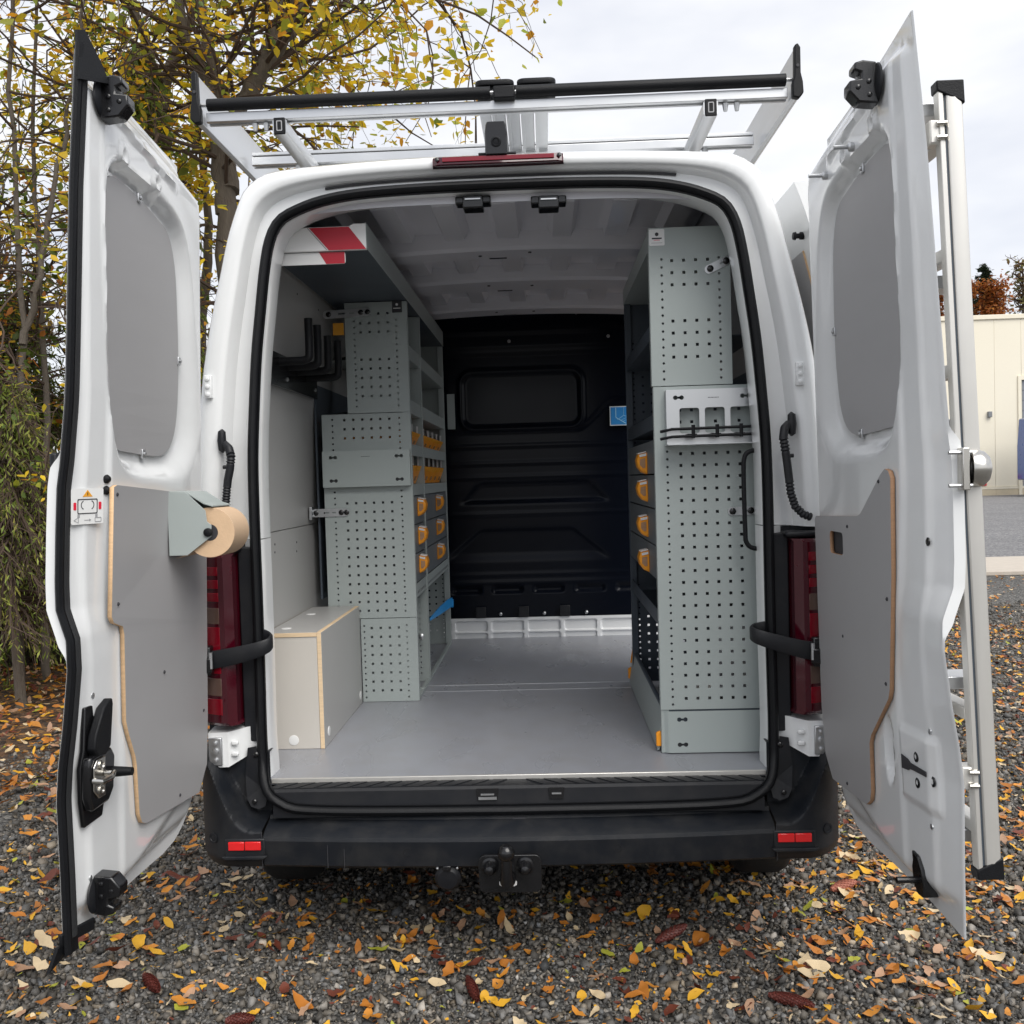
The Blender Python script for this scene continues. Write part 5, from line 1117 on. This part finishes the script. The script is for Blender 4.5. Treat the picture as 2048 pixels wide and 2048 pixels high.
mat('concrete', (.46, .41, .35), .85, var=.12, vscale=9, bump=.3, bscale=60)
mat('stone', (1, 1, 1), .62, var=.18, vscale=120, attr='col', bump=.2, bscale=200)
mat('leaf', (1, 1, 1), .55, var=.25, vscale=90, attr='col')
mat('tree_leaf', (1, 1, 1), .5, var=.2, vscale=6, attr='col', sss=0)
mat('bark', (.12, .10, .08), .9, var=.4, vscale=30, bump=.8, bscale=70, stretch=(1, 1, .3))
mat('twig', (.075, .05, .036), .85, var=.3, vscale=30)
for nm in ('tree_leaf', 'leaf'):                              # thin leaves let some light through
    t = MATS[nm].node_tree; bsdf = t.nodes['Principled BSDF']; tr_ = t.nodes.new('ShaderNodeBsdfTranslucent'); mxs = t.nodes.new('ShaderNodeMixShader'); mxs.inputs[0].default_value = .5 if nm == 'tree_leaf' else .12
    src = bsdf.inputs['Base Color'].links[0].from_socket; t.links.new(src, tr_.inputs[0]); o_ = t.nodes['Material Output']
    t.links.new(bsdf.outputs[0], mxs.inputs[1]); t.links.new(tr_.outputs[0], mxs.inputs[2]); t.links.new(mxs.outputs[0], o_.inputs[0])
def ground_sheet(name, x0, x1, y0, y1, z, m):
    return tag(MB().add([(x0,y0,z),(x1,y0,z),(x1,y1,z),(x0,y1,z)], [(0,1,2,3)]).build(name, m), kind='structure')
ground_sheet('ground', -400, 400, -300, 600, 0.0, 'gravel_ground')
ground_sheet('yard', 3.5, 60, 12.2, 46, .006, 'asphalt')
ground_sheet('verge', -14, -2.6, 1.6, 14, .004, 'leaf_soil')
pav = MB()
pv = bpy.data.objects.new('pavement', None); COL.objects.link(pv); tag(pv, kind='structure')
for i in range(14):
    x = 1.5+i*2.2; o = MB().box(x, x+2.18, 10.1, 12.2, .0, .06+.004*(i % 2)).build('paving_slab', 'concrete', pv, bevel=.01)
def in_frame(P, mg=250):
    c = (P-CAM)@MC.T; z = -c[:, 2]; x = 1024+F*c[:, 0]/z; y = 1024-F*c[:, 1]/z
    return (z > .3) & (x > -mg) & (x < 2048+mg) & (y > -mg) & (y < 2048+mg)
# gravel stones
def rock():                                                   # a broken stone: eight corners, six faces
    v = np.array([(x, y, z) for x in (-1, 1) for y in (-1, 1) for z in (-1, 1)], float)*.72
    f = np.array([(0,1,3,2),(4,6,7,5),(0,4,5,1),(2,3,7,6),(0,2,6,4),(1,5,7,3)]); return v, f
def rot(n):
    q = rng.normal(size=(n, 4)); q /= np.linalg.norm(q, axis=1)[:, None]; a, b_, c, d = q.T
    return np.stack([np.stack([a*a+b_*b_-c*c-d*d, 2*(b_*c-a*d), 2*(b_*d+a*c)], -1), np.stack([2*(b_*c+a*d), a*a-b_*b_+c*c-d*d, 2*(c*d-a*b_)], -1), np.stack([2*(b_*d-a*c), 2*(c*d+a*b_), a*a-b_*b_-c*c+d*d], -1)], 1)
def mass(name, V, Fc, C, m, smooth=False):                    # V (n,k,3), Fc (f,3|4), C (n,3): many small pieces as one mesh
    n, k, _ = V.shape; nf = Fc.shape[1]; me = bpy.data.meshes.new(name)
    faces = (Fc[None]+(np.arange(n)*k)[:, None, None]).reshape(-1, nf); me.vertices.add(n*k); me.vertices.foreach_set('co', V.reshape(-1).astype(np.float32))
    me.loops.add(faces.size); me.loops.foreach_set('vertex_index', faces.reshape(-1).astype(np.int32)); me.polygons.add(len(faces))
    me.polygons.foreach_set('loop_start', (np.arange(len(faces))*nf).astype(np.int32)); me.update(calc_edges=True)
    a = me.attributes.new('col', 'FLOAT_COLOR', 'POINT'); cc = np.ones((n*k, 4), np.float32); cc[:, :3] = np.repeat(C, k, 0); a.data.foreach_set('color', cc.reshape(-1))
    me.materials.append(MATS[m])
    if smooth: me.polygons.foreach_set('use_smooth', np.ones(len(faces), bool))
    me.validate(); return me
def scatter(x0, x1, y0, y1, n):
    P = np.stack([rng.uniform(x0, x1, n), rng.uniform(y0, y1, n), np.zeros(n)], 1); return P[in_frame(P)]
P = np.concatenate([scatter(-2.4, 2.9, -.8, 1.4, 78000), scatter(-3, 6, 1.4, 3.2, 34000), scatter(.9, 8, 3.2, 7.5, 36000)])
n = len(P); iv, fc = rock()
sz = np.clip(rng.lognormal(math.log(.0062), .44, n), .0035, .019)*np.where(P[:, 1] > 1.4, 1.25, 1)
base = (iv[None]*(1+rng.normal(0, .20, (n, 8, 1)))+rng.normal(0, .16, (n, 8, 3)))*np.stack([np.ones(n), rng.uniform(.55, 1, n), rng.uniform(.45, .8, n)], 1)[:, None]
V = np.einsum('nij,nkj->nki', rot(n), base)*sz[:, None, None]; V += P[:, None]; V[:, :, 2] += (sz*rng.uniform(.1, .75, n))[:, None]
g = np.clip(rng.lognormal(math.log(.110), .52, n), .025, .45); tint = rng.normal(0, .05, (n, 1))*np.array([[1.3, .3, -1.2]])+1
C = np.clip(g[:, None]*tint*np.array([[1.06, .97, .85]]), .01, .7)
tag(link('gravel', mass('gravel', V, fc, C, 'stone')), 'loose grey crushed stone covering the yard around the van', 'gravel', kind='stuff')
# ------------------------------------------------------------------ fallen leaves
LCOL = [('golden yellow', (.80, .43, .035)), ('orange brown', (.52, .19, .03)), ('pale cream', (.74, .58, .36)), ('pinkish tan', (.52, .31, .19)), ('dark red brown', (.17, .045, .025)), ('yellow green', (.42, .42, .05)), ('rusty orange', (.66, .27, .04))]
LW = np.array([.18, .25, .12, .14, .13, .04, .14])
def leaf_verts(var, L_=1.0):
    r_ = random.Random(var); st = 7; vs = []; wd = r_.uniform(.36, .52); curl = r_.uniform(-.10, .30); fold = r_.uniform(.05, .35); bend = r_.uniform(-.22, .22); lob = r_.random() < .3
    for i in range(st):
        t = i/(st-1); w_ = wd*(math.sin(math.pi*min(1, t*1.02+.02)**(.85))**.8)*(1+(.22*math.sin(i*2.6) if lob else .07*math.sin(i*3.1+var))); w_ = max(w_, .012)
        x = t-.5; y0 = bend*(t-.5)**2*2; z0 = curl*(t-.5)**2*2+.03*math.sin(i*1.7+var)
        vs += [(x, y0-w_*.5, z0+fold*w_*.5+.02*math.sin(i+var)), (x, y0, z0), (x, y0+w_*.5, z0+fold*w_*.5+.02*math.cos(i*1.3+var))]
    V_ = np.array(vs)*L_; V_[:, 2] -= V_[:, 2].min(); return V_
lf = np.array([(3*i+k, 3*i+k+1, 3*i+k+4, 3*i+k+3) for i in range(6) for k in (0, 1)])
leaf_me = {}
for var in range(9):
    for ci, (cn, cc) in enumerate(LCOL):
        me = mass('fallen_leaf', leaf_verts(var)[None], lf, np.array([cc]), 'leaf', True); leaf_me[var, ci] = me
def clump(P, f=.45, r=.05):                                   # leaves gather in small groups
    k = rng.random(len(P)) < f; src = P[rng.integers(0, len(P), len(P))]; Q = P.copy(); Q[k] = src[k]+np.c_[rng.normal(0, r, (k.sum(), 2)), np.zeros(k.sum())]; return Q
near = np.concatenate([scatter(-2.2, .3, -.62, .9, 260), scatter(.3, 2.4, -.62, .9, 330), scatter(1.2, 2.9, .3, 1.9, 240)])
near = clump(near); near = near[in_frame(near, -8)]
d = np.linalg.norm(near-CAM, axis=1); near = near[np.argsort(d)][:295]
for p in near:
    ci = rng.choice(len(LCOL), p=LW); var = rng.integers(9)
    if p[0] > 1.1 and ci in (1, 6) and rng.random() < .6: ci = rng.choice([2, 3])
    o = bpy.data.objects.new('fallen_leaf', leaf_me[int(var), int(ci)]); COL.objects.link(o)
    L_ = float(np.clip(rng.normal(.054, .014), .030, .085)); o.scale = (L_, L_*rng.uniform(.95, 1.45), L_)
    o.location = (p[0], p[1], .011+rng.uniform(0, .006)); o.rotation_euler = (rng.normal(0, .28), rng.normal(0, .22), rng.uniform(0, 6.28))
    tag(o, f'{LCOL[int(ci)][0]} fallen leaf lying on the gravel near the van', 'leaf', f'{LCOL[int(ci)][0]} leaves on the near gravel')
def leaf_mass(P, name, label, size=(.03, .075), zj=.01):
    n = len(P); var = rng.integers(0, 9, n); B = np.stack([leaf_verts(v) for v in range(9)])[var]; ang = rng.uniform(0, 6.28, n); L_ = rng.uniform(*size, n); c, s_ = np.cos(ang), np.sin(ang)
    tx, ty = rng.normal(0, .3, n), rng.normal(0, .3, n); B = B*L_[:, None, None]
    x, y, z = B[..., 0], B[..., 1], B[..., 2]; z = z+x*tx[:, None]+y*ty[:, None]
    V = np.stack([x*c[:, None]-y*s_[:, None], x*s_[:, None]+y*c[:, None], z], -1)+P[:, None]; V[..., 2] += (.010+rng.uniform(0, zj, n))[:, None]
    C = np.array([c for _, c in LCOL])[rng.choice(len(LCOL), n, p=LW)]*rng.uniform(.75, 1.15, (n, 1))
    return tag(link(name, mass(name, V, lf, C, 'leaf', True)), label, 'leaves', kind='stuff')
PP = np.concatenate([scatter(1.2, 3.2, .4, 2.6, 1100), scatter(2, 5, 2.5, 6, 2200), scatter(3, 9, 5.5, 10, 1500), scatter(-2, 2, .5, 4, 420), scatter(-2.2, .6, -.6, .9, 330), scatter(.6, 2.4, -.6, .9, 460)])
leaf_mass(clump(PP, .5, .07), 'leaf_litter', 'scattered autumn leaves thinning out over the gravel beside and behind the van', (.03, .062))
leaf_mass(np.concatenate([scatter(-6.5, -1.5, 1.2, 5, 4200), scatter(-2.2, -1.2, -.2, 1.4, 120)]), 'leaf_litter', 'deep brown and orange leaf litter under the trees left of the van', (.04, .085), .05)
P_ = np.concatenate([scatter(-2.3, 2.4, -.7, 1.2, 2600), scatter(1.0, 3.0, -.2, 2.4, 1500)])
leaf_mass(P_, 'leaf_crumbs', 'small broken leaf scraps between the stones around the van', (.010, .026), .006)
# ------------------------------------------------------------------ spruce cones
mat('cone', (.13, .032, .024), .5, var=.35, vscale=40, coat=.1); mat('cone_pale', (.33, .11, .07), .55, var=.3, vscale=40)
def cone(px0, px1, r, m, label):
    a, c = atZ(*px0, .022), atZ(*px1, .022); a = np.array(a); c = np.array(c); ax = c-a; L_ = np.linalg.norm(ax); ax /= L_; u = np.cross(ax, (0, 0, 1)); u /= np.linalg.norm(u); v = np.cross(u, ax)
    root = thing('spruce_cone', label, 'cone', tuple((a+c)/2), 'spruce cones on the gravel'); b = MB()
    prof = lambda t: r*(math.sin(math.pi*min(1, t*.93+.06))**.55)
    b.tube([a+ax*L_*t for t in np.linspace(0, 1, 9)], [max(.002, prof(t)*.82) for t in np.linspace(0, 1, 9)], 12); b.build('core', m, root, smooth=True)
    b = MB(); N = 120
    for i in range(N):
        t = (i+.5)/N; q = i*2.39996; rr = prof(t); dr = math.cos(q)*u+math.sin(q)*v; tg = -math.sin(q)*u+math.cos(q)*v; o = a+ax*L_*t
        wd = r*.30; ln = L_*.085
        b.add([o+dr*rr*.80-tg*wd*.7, o+dr*rr*.80+tg*wd*.7, o+dr*rr*1.04+tg*wd+ax*ln*.55, o+dr*rr*1.10+ax*ln, o+dr*rr*1.04-tg*wd+ax*ln*.55, o+dr*rr*.88+ax*ln*.7], [(0,1,2,3,4), (0,5,3,4)[::-1], (1,5,3,2)])
    b.build('scales', m, root, recalc=False)['kind'] = 'stuff'
cone((272, 1838), (298, 1868), .017, 'cone', 'dark brown spruce cone at lower left, far from the van')
cone((882, 1842), (900, 1886), .015, 'cone', 'dark spruce cone on the gravel below the tow bar')
cone((1238, 1776), (1292, 1747), .017, 'cone', 'purplish brown spruce cone behind the right half of the bumper')
cone((1568, 1678), (1612, 1664), .019, 'cone_pale', 'pale reddish spruce cone under the open right rear door')
cone((1450, 1876), (1532, 1896), .017, 'cone', 'long red brown spruce cone at the lower right edge of the picture')
cone((425, 1926), (478, 1921), .017, 'cone', 'purple brown spruce cone cut by the bottom edge of the picture')
# ================================================================== TREES LEFT OF THE VAN
def jitter_path(p, d, L_, k, wob, droop=0.0):
    out = [np.array(p, float)]; d = np.array(d, float); d /= np.linalg.norm(d)
    for i in range(k):
        d = d+rng.normal(0, wob, 3)+np.array((0, 0, -droop)); d /= np.linalg.norm(d); out.append(out[-1]+d*L_/k)
    return out
DIA = np.array([(0, 0, 0), (.30, .27, .07), (.62, .22, .05), (1, 0, -.05), (.62, -.22, .05), (.30, -.27, .07)]); DF = np.array([(0, 1, 2), (0, 2, 3), (0, 3, 4), (0, 4, 5)])
def leaves_at(P, size, cols, cw, name, parent, hang=.5, label=None):
    n = len(P); V = DIA[None]*rng.uniform(size[0], size[1], n)[:, None, None]; Rm = rot(n); V = np.einsum('nij,nkj->nki', Rm, V); V[..., 2] = V[..., 2]*(1-hang)-np.abs(V[..., 2])*hang; V += P[:, None]
    C = np.array(cols)[rng.choice(len(cols), n, p=np.array(cw)/np.sum(cw))]*rng.uniform(.7, 1.2, (n, 1))
    return link(name, mass(name, V, DF, np.clip(C, 0, 1), 'tree_leaf'), parent)
YEL = [(.92, .62, .03), (.80, .60, .05), (.50, .52, .06), (.72, .34, .03), (.32, .38, .06)]
def broadleaf(label, stems, Y, nb, leafn, size, cols, cw, spread=1.2, zmin=2.6, group='trees beside the van', bl=(1.0, 2.2), rad=.07, droop=.05, bias=(0, 0, 0)):
    paths = []
    for st in stems:
        pts = [np.array(atY(x, y, Y)) if not isinstance(x, tuple) else np.array(x) for x, y in st]; paths.append(pts)
    base = paths[0][0].copy(); base[2] = 0
    t = thing('broadleaf_tree', label, 'tree', tuple(base), group); b = MB(); tips = []
    for k, pts in enumerate(paths):
        if k == 0: pts = [base+np.array((0, 0, -.05))]+pts
        pp = spline(pts, 24); m = len(pp); r0 = rad*(1 if k == 0 else .72); pp = [p+rng.normal(0, .012, 3) for p in pp]
        b.tube(pp, [r0*(1-.72*i/(m-1)) for i in range(m)], 9)
        for _ in range(nb):
            i = rng.integers(int(m*.15), m); p = pp[i]
            if p[2] < zmin: continue
            a = rng.uniform(0, 6.28); dr = np.array((math.cos(a), math.sin(a), rng.uniform(.0, .8)))+np.array(bias); L_ = rng.uniform(*bl)*spread
            br = jitter_path(p, dr, L_, 7, .20, droop); b.tube(br, [min(r0*.22, .016)*(1-.8*j/7)+.003 for j in range(8)], 5, mi=1)
            for _ in range(4):
                j = rng.integers(2, 8); q = br[j]; sb = jitter_path(q, (br[j]-br[j-1])/np.linalg.norm(br[j]-br[j-1])+rng.normal(0, .6, 3), L_*.45, 5, .28, droop*1.6); b.tube(sb, [.005*(1-.7*u_/5)+.0015 for u_ in range(6)], 4, mi=1); tips.append(sb)
                for _ in range(2):
                    j2 = rng.integers(1, 6); tw = jitter_path(sb[j2], rng.normal(0, 1, 3)+np.array((0, 0, -.3)), L_*.22, 4, .3, .1); b.tube(tw, [.003, .0026, .0022, .002, .0015], 3, mi=1); tips.append(tw)
    b.build('trunk', ['bark', 'twig'], t, smooth=True, recalc=False, angle=60)
    T = np.array([tips[i][rng.integers(1, len(tips[i]))] for i in rng.integers(0, len(tips), leafn)])+rng.normal(0, .05, (leafn, 3))
    leaves_at(T, size, cols, cw, 'crown', t)
    return t
broadleaf('large yellow leaved tree with several leaning dark stems behind the van\'s left side', [
    [(440, 800), (432, 480), (428, 330), (440, 245), (500, 110), (552, -30), (600, -160)],
    [(432, 360), (424, 220), (398, 110), (374, -20), (350, -160)],
    [(430, 400), (415, 300), (392, 160), (345, 60), (330, -60), (310, -170)],
    [(470, 175), (540, 60), (600, -40), (640, -120)]], 5.2, 22, 7600, (.065, .125), YEL, (5, 4, 3, 2, 1), rad=.115, zmin=3.0, bias=(-.12, -.1, .1))
broadleaf('slim yellow leaved tree leaning over the roof rack from the left', [
    [(250, 900), (262, 500), (300, 260), (285, 120), (250, 0), (220, -140)],
    [(295, 250), (330, 100), (400, -40), (450, -160)]], 6.4, 18, 4200, (.07, .13), YEL, (5, 4, 3, 2, 1), rad=.09, zmin=2.4, bias=(.05, -.1, .1))
broadleaf('thin tree with tangled bare twigs at the left edge of the picture', [
    [(40, 1300), (28, 1000), (45, 700), (30, 400), (20, 100), (30, -100)],
    [(45, 650), (90, 420), (130, 200), (160, 0)]], 3.9, 24, 3600, (.035, .07), YEL+[(.13, .19, .04)], (4, 4, 3, 2, 2, 6), rad=.036, zmin=.9, bl=(.6, 1.5))
broadleaf('second thin trunk beside the open left door, olive and yellow leaves', [
    [(92, 1300), (70, 1050), (88, 800), (78, 500), (60, 250), (80, -80)]], 4.4, 24, 3800, (.035, .075), YEL+[(.13, .19, .04)], (4, 4, 3, 2, 2, 7), rad=.038, zmin=1.0, bl=(.6, 1.6))
broadleaf('distant yellow leaved tree between the left rear door and the van body', [
    [(385, 1000), (380, 600), (395, 420), (372, 250), (360, 100)]], 7.5, 24, 4200, (.08, .14), YEL, (5, 5, 3, 1, 1), rad=.08, zmin=1.6, bl=(.8, 1.8))
broadleaf('rust and green leaved young tree low at the left picture edge', [
    [(-40, 1300), (-30, 900), (-20, 600), (10, 350)], [(-25, 850), (40, 650), (70, 560)]], 4.8, 34, 2800, (.06, .10), [(.55, .20, .04), (.18, .24, .05), (.12, .17, .03), (.70, .45, .05)], (2, 3, 4, 3), rad=.036, zmin=.7, bl=(.6, 1.5))
def conifer(label, base, top, width, n, cols, Yd, droop=.9, name='conifer_tree', group='conifers beside the van', size=(.045, .11), zlo=.12):
    bs_ = np.array(base, float); t = thing(name, label, 'tree', (bs_[0], bs_[1], 0), group); H = top; b = MB()
    b.tube([bs_+np.array((rng.normal(0, .02), rng.normal(0, .02), H*u_)) for u_ in np.linspace(0, 1, 9)], [(.035 if Yd < 4 else .06)*(1-.9*u_)+.004 for u_ in np.linspace(0, 1, 9)], 8)
    tips = []; nb = int(min(n, 8000)/26)
    for i in range(nb):
        u_ = zlo+(1-zlo)*rng.random()**.9; a = rng.uniform(0, 6.28); L_ = width*(1.05-u_)**.75*rng.uniform(.6, 1.1)
        br = jitter_path(bs_+np.array((0, 0, H*u_)), (math.cos(a), math.sin(a), .25), L_, 6, .10, .05+droop*.16); b.tube(br, [.012*(1-.12*j) for j in range(7)], 4, mi=1)
        for j in range(2, 7):
            for _ in range(2): tw = jitter_path(br[j], np.array((math.cos(a), math.sin(a), -droop))+rng.normal(0, .5, 3), L_*.30+.08, 3, .15, droop*.25); b.tube(tw, [.004, .003, .0025, .002], 3, mi=1); tips.append(tw)
    b.build('trunk', ['bark', 'twig'], t, smooth=True, recalc=False)
    ti = rng.integers(0, len(tips), n); T = np.array([tips[i][rng.integers(0, 4)] for i in ti])+rng.normal(0, .025, (n, 3))
    m = len(T); sp_ = rng.uniform(*size, m); D_ = np.stack([rng.normal(0, .45, m), rng.normal(0, .45, m), -droop*rng.uniform(.4, 1.2, m)], 1); D_ /= np.linalg.norm(D_, axis=1)[:, None]; U_ = np.cross(D_, rng.normal(size=(m, 3))); U_ /= np.linalg.norm(U_, axis=1)[:, None]
    V = np.stack([T-U_*sp_[:, None]*.05, T+D_*sp_[:, None]*.5-U_*sp_[:, None]*.11, T+D_*sp_[:, None], T+D_*sp_[:, None]*.5+U_*sp_[:, None]*.11], 1)
    C = np.array(cols)[rng.integers(0, len(cols), m)]*rng.uniform(.7, 1.25, (m, 1))
    link('crown', mass('crown', V, np.array([(0, 1, 2, 3)]), C, 'tree_leaf'), t)
GRN = [(.22, .30, .06), (.30, .38, .08), (.40, .43, .10), (.17, .23, .05)]
q = atY(300, 1000, 5.8); conifer('drooping green conifer behind the upper left of the van', (q[0], 5.8, 0), 5.6, 1.0, 5200, GRN, 5.8, 1.2, size=(.10, .22), zlo=.45)
q = atY(45, 1200, 5.6); conifer('dense green conifer behind the thin trunks at the far left', (q[0], 5.6, 0), 3.3, 1.4, 16000, GRN, 5.6, .7)
q = atY(-60, 1200, 4.6); conifer('feathery green conifer cut by the left picture edge', (q[0], 4.6, 0), 3.1, 1.2, 13000, GRN+[(.16, .15, .04)], 4.6, .8)
q = atY(30, 1200, 3.5); conifer('light green feathery conifer in front of the thin trunks at the left edge', (q[0], 3.5, 0), 2.3, .85, 9000, [(.34, .44, .09), (.44, .50, .10), (.26, .35, .07), (.52, .50, .12)], 3.5, .9, size=(.025, .07), zlo=.30)
q = atY(395, 1200, 8.5); conifer('small dark conifer far behind the left van side', (q[0], 8.5, 0), 3.0, 1.2, 4500, GRN, 8.5, .7)
def hedge(label, x0, x1, y0, y1, h, n, cols, size=(.06, .13)):
    t = thing('hedge', label, 'hedge', ((x0+x1)/2, (y0+y1)/2, 0), 'undergrowth beside the van'); b = MB()
    for _ in range(int((x1-x0)*16)):
        p = (rng.uniform(x0, x1), rng.uniform(y0, y1), 0); b.tube(jitter_path(p, (rng.normal(0, .15), rng.normal(0, .15), 1), h*rng.uniform(.6, 1.1), 6, .12), [.014*(1-.12*j) for j in range(7)], 5)
    b.build('stems', 'twig', t, smooth=True, recalc=False)
    P_ = np.stack([rng.uniform(x0, x1, n), rng.uniform(y0, y1, n), h*rng.beta(1.6, 1.4, n)], 1); P_[:, 2] *= 1+.15*np.sin(P_[:, 0]*3.1)+.1*np.sin(P_[:, 0]*7.7)
    leaves_at(P_, size, cols, np.ones(len(cols)), 'foliage', t)
hedge('dark green undergrowth between the trunks left of the van', -6.5, -2.2, 5.0, 6.6, 1.9, 9000, [(.06, .085, .025), (.09, .11, .03), (.11, .09, .03), (.045, .05, .018)])
hedge('taller dark hedge far behind the van\'s left side', -9, -1.2, 9.5, 11, 2.7, 9000, [(.08, .10, .03), (.12, .13, .04), (.45, .34, .06), (.06, .07, .025)], (.10, .2))
# ================================================================== RIGHT BACKGROUND
mat('cream_panel', (.79, .735, .60), .5, var=.025, vscale=.6, rvar=.04, dirt=.04); mat('cream_trim', (.78, .72, .58), .5); mat('plinth', (.58, .50, .36), .8, var=.1, vscale=3)
mat('gate_grey', (.20, .21, .22), .5); mat('truck_blue', (.012, .07, .30), .3, coat=.5); mat('glass_dark', (.02, .025, .03), .08, coat=.5)
YB = 44.0; bd = thing('industrial_hall', 'cream panelled industrial hall across the yard at the right', 'building', (26, YB, 0))
for i in range(20):
    x = 8.0+i*1.27
    if 23.7 < x+1.2 and x < 28.6:
        MB().box(x, x+1.264, YB, YB+.12, 5.75, 8.5).build('wall_panel', 'cream_panel', bd, bevel=.012); continue
    MB().box(x, x+1.264, YB, YB+.12, .42, 8.5).build('wall_panel', 'cream_panel', bd, bevel=.012)
MB().box(7.9, 34, YB+.14, YB+20, 0, 8.45).build('hall_core', 'gate_grey', bd)
for x0_, x1_ in ((8.0, 23.55), (28.7, 33.5)):
    for i in range(int((x1_-x0_)/1.27)+1):
        xa = x0_+i*1.27; MB().box(xa, min(xa+1.262, x1_), YB-.03, YB+.12, 0, .30).build('plinth_block', 'plinth', bd, bevel=.008)
    MB().box(x0_, x1_, YB-.04, YB+.12, .305, .415).build('base_trim', 'cream_trim', bd)
MB().box(7.9, 34, YB-.08, YB+.3, 8.5, 8.72).build('roof_trim', 'cream_trim', bd, bevel=.02)
q = atY(1927, 800, YB); gx = q[0]
for a, c in ((gx-.16, gx), (gx+4.6, gx+4.76)): MB().box(a, c, YB-.06, YB+.1, 0, 5.75).build('gate_frame', 'cream_trim', bd)
MB().box(gx, gx+4.6, YB-.06, YB+.1, 5.55, 5.75).build('gate_frame', 'cream_trim', bd)
for i in range(6): MB().box(gx+.02, gx+4.58, YB+.05, YB+.13, 2.6+i*.49, 2.6+i*.49+.475).build('gate_slat', 'gate_grey', bd)
q = atY(1866, 782, YB); MB().box(q[0]-.09, q[0]+.09, YB-.16, YB, q[2]-.14, q[2]+.14).build('wall_lamp', 'gate_grey', bd, bevel=.02)
q = atY(1851, 905, YB); MB().box(q[0]-.25, q[0]+.25, YB-.06, YB, q[2]-.3, q[2]+.2).build('alarm_box', 'ink_red', bd, bevel=.02)
q = atY(1927, 900, 42.4); x0_ = q[0]-.3
tk = thing('truck', 'blue lorry cab with black mirrors parked in the hall gateway', 'truck', (x0_+1.2, 40, 0))
b = MB(); b.loft([[(x0_+a, y, z) for a, z in ((0, .75), (2.4, .75), (2.4, 2.3), (2.3, 3.6), (.1, 3.6), (0, 2.3))] for y in (40, 42.2)]); b.build('cab', 'truck_blue', tk, bevel=.06)
MB().box(x0_+.12, x0_+2.28, 39.97, 40.0, 2.25, 3.3).build('windscreen', 'glass_dark', tk, bevel=.01); MB().box(x0_, x0_+2.4, 39.85, 40.1, .35, .95).build('bumper', 'gate_grey', tk, bevel=.04)
for z, h in ((3.05, .42), (2.55, .30)): MB().box(x0_-.75, x0_-.56, 39.9, 40.0, z-h/2, z+h/2).build('mirror', 'black_plastic', tk, bevel=.04)
MB().tube([(x0_-.65, 39.97, 3.3), (x0_+.1, 40.1, 3.3)], .03, 6).build('mirror_arm', 'black_plastic', tk)
MB().box(x0_+.2, x0_+2.2, 39.95, 39.99, 1.5, 1.62).build('grille', 'label_white', tk)
for xw in (x0_+.25, x0_+2.15): MB().lathe((xw-.15, 40.9, .5), (1, 0, 0), [(0, .3), (0, .45), (.05, .5), (.25, .5), (.3, .45), (.3, .3)], 24).build('wheel', 'tyre', tk, smooth=True)
# trees behind the hall
def far_tree(label, px, pw, ztop, Y, cols, n, size, kind='round', name='broadleaf_tree', ulo=.45, nbr=60):
    x = atY(px, 600, Y)[0]; wd = pw*KD*(Y+2.945)/F; t = thing(name, label, 'tree', (x, Y, 0), 'trees behind the hall'); b = MB()
    b.tube([(x, Y, 0), (x+.1, Y, ztop*.5), (x, Y, ztop*.97)], [.25, .16, .03], 7); tips = []
    for _ in range(nbr):
        u_ = rng.uniform(ulo, .99); a = rng.uniform(0, 6.28); L_ = wd*.5*((1.02-u_)*5.0 if kind == 'spruce' else (1 if u_ < .8 else .6))*rng.uniform(.5, 1)
        br = jitter_path((x, Y, ztop*u_), (math.cos(a), math.sin(a), -.15 if kind == 'spruce' else rng.uniform(.2, 1.0)), L_, 5, .12); b.tube(br, [.06*(1-.16*j) for j in range(6)], 4, mi=1); tips.append(br)
        if kind == 'bare':
            for _ in range(5): tw = jitter_path(br[rng.integers(1, 6)], rng.normal(0, .6, 3)+np.array((0, 0, .5)), L_*.5, 4, .25); b.tube(tw, [.03, .025, .02, .015, .01], 3, mi=1); tips.append(tw)
    b.build('trunk', ['bark', 'twig'], t, recalc=False)
    T = np.array([tips[i][rng.integers(0, len(tips[i]))] for i in rng.integers(0, len(tips), n)])+rng.normal(0, wd*(.02 if kind == 'spruce' else .05), (n, 3))
    leaves_at(T, size, cols, np.ones(len(cols)), 'crown', t)
OR = [(.40, .11, .02), (.48, .16, .03), (.30, .09, .025), (.52, .22, .05)]; SP = [(.03, .045, .025), (.04, .06, .03), (.055, .07, .035)]
far_tree('orange beech tree above the hall roof beside the ladder', 1812, 90, 12.0, 53, OR, 7000, (.12, .28), ulo=.6, nbr=90)
far_tree('orange copper beech tree above the hall roof near the picture edge', 1868, 120, 11.6, 52, OR, 8000, (.12, .28), ulo=.6, nbr=110)
far_tree('rust coloured tree seen through the gap behind the right door', 1765, 70, 12.2, 54, OR, 4500, (.12, .28), ulo=.6, nbr=80)
far_tree('taller dark spruce rising over the orange trees', 1858, 75, 14.6, 60, SP, 5000, (.15, .32), 'spruce', 'conifer_tree', ulo=.6, nbr=150)
far_tree('shorter dark spruce left of the taller one', 1834, 60, 13.6, 61, SP, 4000, (.15, .32), 'spruce', 'conifer_tree', ulo=.6, nbr=130)
far_tree('nearly bare tree at the right picture edge behind the hall', 1930, 100, 13.6, 55, [(.32, .2, .09), (.22, .2, .07)], 700, (.2, .4), 'bare')
